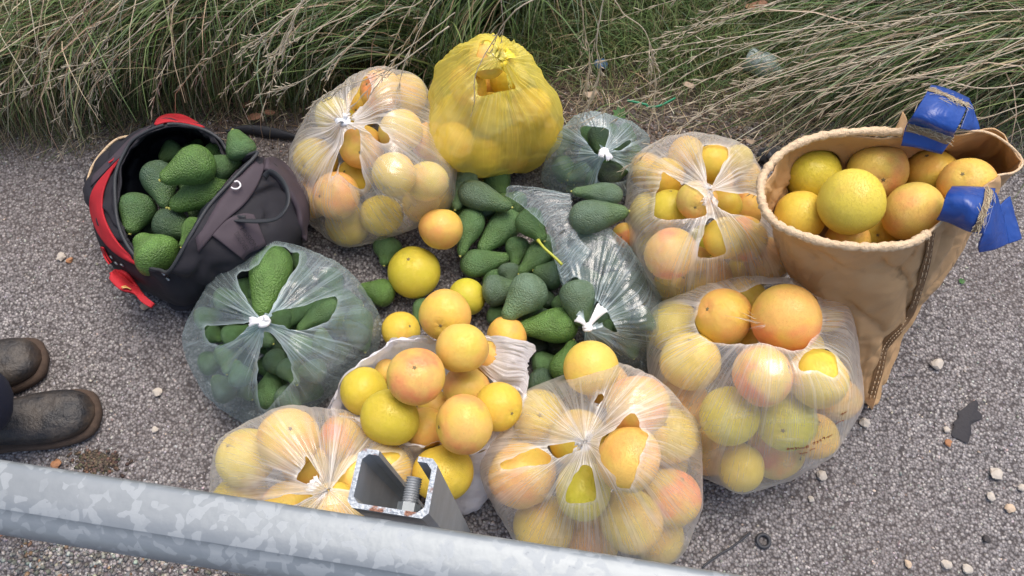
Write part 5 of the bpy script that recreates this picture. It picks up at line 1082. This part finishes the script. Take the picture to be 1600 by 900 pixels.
ST = [([(640,-20,.5),(560,60,.42),(470,130,.32),(400,154,.24)], 'pale stalk ending just right above the rubber strip'),
 ([(500,-20,.5),(430,45,.45),(390,70,.4),(365,95,.36)], 'short bright stalk above the backpack, forked tip at its end'),
 ([(480,-15,.5),(465,30,.46),(455,60,.42),(435,95,.38)], 'bright drooping stalk above the gap right of the backpack'),
 ([(700,40,.5),(600,110,.4),(510,150,.3),(465,205,.2)], 'straw stalk reaching down to the left edge of the rear clear bag'),
 ([(860,-15,.55),(800,20,.5),(770,60,.42),(742,110,.36),(735,170,.28),(700,235,.16),(680,265,.1)], 'long thin stalk lying over the front of the yellow bag'),
 ([(955,-10,.45),(975,20,.4),(1010,45,.36),(1026,90,.3),(1030,140,.22),(1022,195,.15)], 'hanging bright stalk with seed spikelets above the clear fruit bag'),
 ([(905,-10,.45),(912,40,.38),(920,90,.28),(915,142,.2)], 'pale stalk hanging left of the turf, above the small avocado bag'),
 ([(945,-10,.5),(935,60,.42),(945,110,.34),(925,170,.22)], 'pale stalk hanging beside the left turf edge'),
 ([(1640,10,.45),(1480,22,.4),(1340,38,.34),(1200,60,.26),(1055,80,.16)], 'long pale stalk sweeping level across the upper turf'),
 ([(1640,55,.4),(1500,70,.36),(1330,100,.3),(1170,130,.2),(1090,150,.12)], 'pale stalk over the middle of the turf ending beside the green twist'),
 ([(1640,60,.42),(1530,95,.36),(1380,130,.28),(1250,180,.18),(1180,225,.08)], 'pale stalk running down towards the black clip'),
 ([(1640,150,.3),(1560,180,.26),(1480,200,.18),(1380,215,.12)], 'pale stalk behind the rear blue flap'),
 ([(1640,120,.35),(1540,140,.32),(1430,120,.3),(1330,165,.2),(1220,235,.06)], 'pale kinked stalk passing left of the rear blue flap'),
 ([(1660,345,.1),(1620,355,.1),(1590,362,.11),(1565,370,.12)], 'dry straw poking in from the right edge beside the front blue flap'),
 ([(1640,185,.25),(1590,210,.2),(1555,235,.14),(1540,262,.1)], 'dry straw behind the right corner of the tan bag'),
 ([(300,-20,.5),(230,40,.42),(150,90,.32),(60,130,.24),(-20,150,.2)], 'long dry stalk crossing the upper left corner'),
 ([(200,-20,.5),(170,50,.42),(140,110,.3),(110,190,.15),(90,250,.03)], 'dry stalk hanging down over the asphalt at upper left'),
 ([(240,20,.42),(180,90,.32),(140,150,.2),(150,215,.06),(160,240,.01)], 'dry stalk whose tip touches the asphalt left of the backpack'),
 ([(130,20,.4),(70,90,.3),(30,140,.2),(-10,190,.1)], 'dry stalk at the far left edge of the grass')]
for i, (p, l) in enumerate(ST): stalks(p, l, seed=i, w=.0024 if i < 13 else .0018, twigs=9 if i not in (4, 13) else 2)
rs = np.random.default_rng(5); parts = []
for _ in range(60):
    side = rs.random() < .5
    if side: x0, y0 = rs.uniform(1250, 1700), rs.uniform(-60, 120); dx, dy = -rs.uniform(200, 480), rs.uniform(60, 190)
    else: x0, y0 = rs.uniform(0, 760), rs.uniform(-80, 30); dx, dy = -rs.uniform(60, 260), rs.uniform(80, 210)
    zt_ = rs.uniform(.3, .48); P = spline([at(x0, y0, zt_), at(x0+dx*.5, y0+dy*.38, zt_*.82), at(x0+dx, y0+dy, zt_*.42)], 16); P = P+np.cumsum(rs.normal(0, .0012, P.shape), 0); parts.append(tube(P, np.linspace(.0011, .0004, 16), 4, False))
    for i in range(7, 16):
        for _k in range(2):
            d = (P[i]-P[i-1]); d = d/np.linalg.norm(d)+rs.normal(0, .3, 3); parts.append(tube([P[i], P[i]+d*.011, P[i]+d*.02], [.0005, .0011, .0003], 4, False))
V, F = join(parts); tag(mesh_obj('seed_heads', V, F, M['stalk']), 'mass of thin pale seed heads bristling over the long grass', 'grass', kind='stuff')
# small weeds at the asphalt
for i, (x, y, lab) in enumerate([(1502,440,'tiny green weed sprouting from the asphalt right of the tan bag'), (968,180,'round leaved little weed at the turf edge above the small avocado bag')]):
    c = at(x, y, .002); parts = []
    for k in range(7):
        a = k*.9; d = np.array([math.cos(a), math.sin(a), .5]); s_ = np.array([-math.sin(a), math.cos(a), 0]); L = .008+.012*i
        parts.append(([c+d*L*u+s_*w_*L*.3*math.sin(math.pi*min(1, u+.08)) for u in np.linspace(0, 1, 5) for w_ in (-1, 0, 1)], grid_faces(5, 3, False)))
    V, F = join(parts); o = empty('weed', c); mesh_obj('leaves', V, F, simple('weed_leaf', (.05, .13, .03), .5) if i == 0 else bpy.data.materials['weed_leaf'], o); tag(o, lab, 'weed')

# ------------------------------------------------------------ what each fruit looks like and where it lies
WHERE = {'A': ('in the clear bag beside the backpack', Z2(258,368)), 'B': ('in the yellow bag', Z2(876,132)), 'C': ('in the large avocado bag', Z3(390,395)), 'E': ('in the small avocado bag', Z5(290,225)),
 'F': ('in the clear bag touching the tan bag', Z5(748,424)), 'K': ('in the clear bag nearest the rail', Z8(332,510)), 'L': ('in the printed clear bag', Z8(866,212)), 'J': ('in the clear bag under the rail', Z7(345,655)),
 'I': ('heaped in the open white bag', Z7(640,350)), 'G': ('in the tan canvas bag', Z6(330,330)), 'pack': ('in the backpack', Z1(450,420)), 'pile': ('in the middle heap', (790,400)), 'D': ('inside the torn bag', (950,500)), 'ground': ('on the ground', (720,450)), 'between': ('on the ground', (980,370)), 'top': ('on top of the torn clear bag', (935,328))}
HOLD = {'A': bagA, 'B': bagB, 'C': bagC, 'E': bagE, 'F': bagF, 'K': bagK, 'L': bagL, 'J': bagJ, 'I': bagI, 'G': bagG, 'pack': pk, 'D': bagD}
DIRS = ['right', 'lower right', 'bottom', 'lower left', 'left', 'upper left', 'top', 'upper right']
REF = {'A': 'knot', 'B': 'knot', 'C': 'knot', 'E': 'knot', 'F': 'knot', 'K': 'knot', 'L': 'knot', 'J': 'knot', 'I': 'middle', 'G': 'middle', 'pack': 'opening centre', 'pile': 'middle', 'D': 'middle', 'ground': 'middle'}
used = {}
SPECIAL = {('top', 0): 'grey-green avocado lying topmost on the torn clear bag, the rear of two', ('top', 1): 'large pear-shaped avocado on the torn clear bag, the front of two', ('between', 0): 'pinkish grapefruit glimpsed in the gap between two clear bags at centre right',
 ('ground', 0): 'small yellow grapefruit against the rear left rim of the white bag', ('ground', 1): 'orange grapefruit behind the rear right rim of the white bag', ('ground', 2): 'green-yellow grapefruit lying between the avocado heap and the white bag',
 ('ground', 3): 'orange grapefruit on the asphalt right under the rear clear bag', ('ground', 4): 'green-yellow grapefruit with a stem button alone on the asphalt', ('ground', 5): 'yellow grapefruit between the torn clear bag and the front middle bag'}
cnt = {}
ents = []
for o, sort, kd_, own, x, y in FRUIT:
    k = cnt.get(own, 0); cnt[own] = k+1
    for q in ('px', 'py'):
        if q in o.keys(): del o[q]
    o['category'] = sort
    if sort == 'grapefruit': o['group'] = {'I': 'grapefruit in the open white bag', 'G': 'grapefruit in the tan bag', 'B': 'grapefruit in the yellow bag'}.get(own, 'loose grapefruit' if own in ('ground', 'between') else 'grapefruit in the clear bags')
    else: o['group'] = {'pack': 'avocados in the backpack', 'pile': 'avocados heaped on the asphalt', 'top': 'avocados on the torn bag'}.get(own, 'avocados in the clear bags')
    if (own, k) in SPECIAL: o['label'] = SPECIAL[(own, k)]; continue
    ph, c = WHERE[own]; dx, dy = x-c[0], y-c[1]; r_ = math.hypot(dx, dy); name = DIRS[int(((math.degrees(math.atan2(dy, dx))+22.5) % 360)//45)]
    ents.append((o, sort, (GN if sort == 'grapefruit' else AN)[kd_], own, ph, name, r_, dx, dy))
from collections import defaultdict
grp = defaultdict(list)
for e in ents: grp[(e[3], e[5])].append(e)
for (own, name), L in grp.items():
    L.sort(key=lambda e: e[6]); ref = REF.get(own, 'middle'); side = {'top': 'above', 'bottom': 'below', 'left': 'left of', 'right': 'right of', 'upper left': 'upper left of', 'upper right': 'upper right of', 'lower left': 'lower left of', 'lower right': 'lower right of'}[name]
    for i, e in enumerate(L):
        rank = '' if len(L) == 1 else ('nearest, ' if i == 0 else 'farthest, ' if i == len(L)-1 else ['', 'second nearest, ', 'third nearest, ', 'fourth nearest, ', 'fifth nearest, ', 'sixth nearest, ', 'seventh nearest, ', 'eighth nearest, ', 'ninth nearest, '][min(i, 8)])
        if own in ('C', 'E', 'D'):
            rank = '' if len(L) == 1 else f"{['first', 'second', 'third', 'fourth', 'fifth', 'sixth', 'seventh', 'eighth', 'ninth', 'tenth', 'eleventh', 'twelfth', 'thirteenth'][min(i, 12)]} out, "
        o = e[0]; o['label'] = f"{e[2]} {e[1]} {e[4]}, {rank}{side} {ref}"
        if own == 'pile': o['label'] = f"{e[2]} avocado {e[4]}, {rank}{side} the heap's centre".replace("the heap's centre", 'its centre')
for k in list(bagA.keys()): pass
for b in HOLD.values():
    if '_k' in b.keys(): del b['_k']
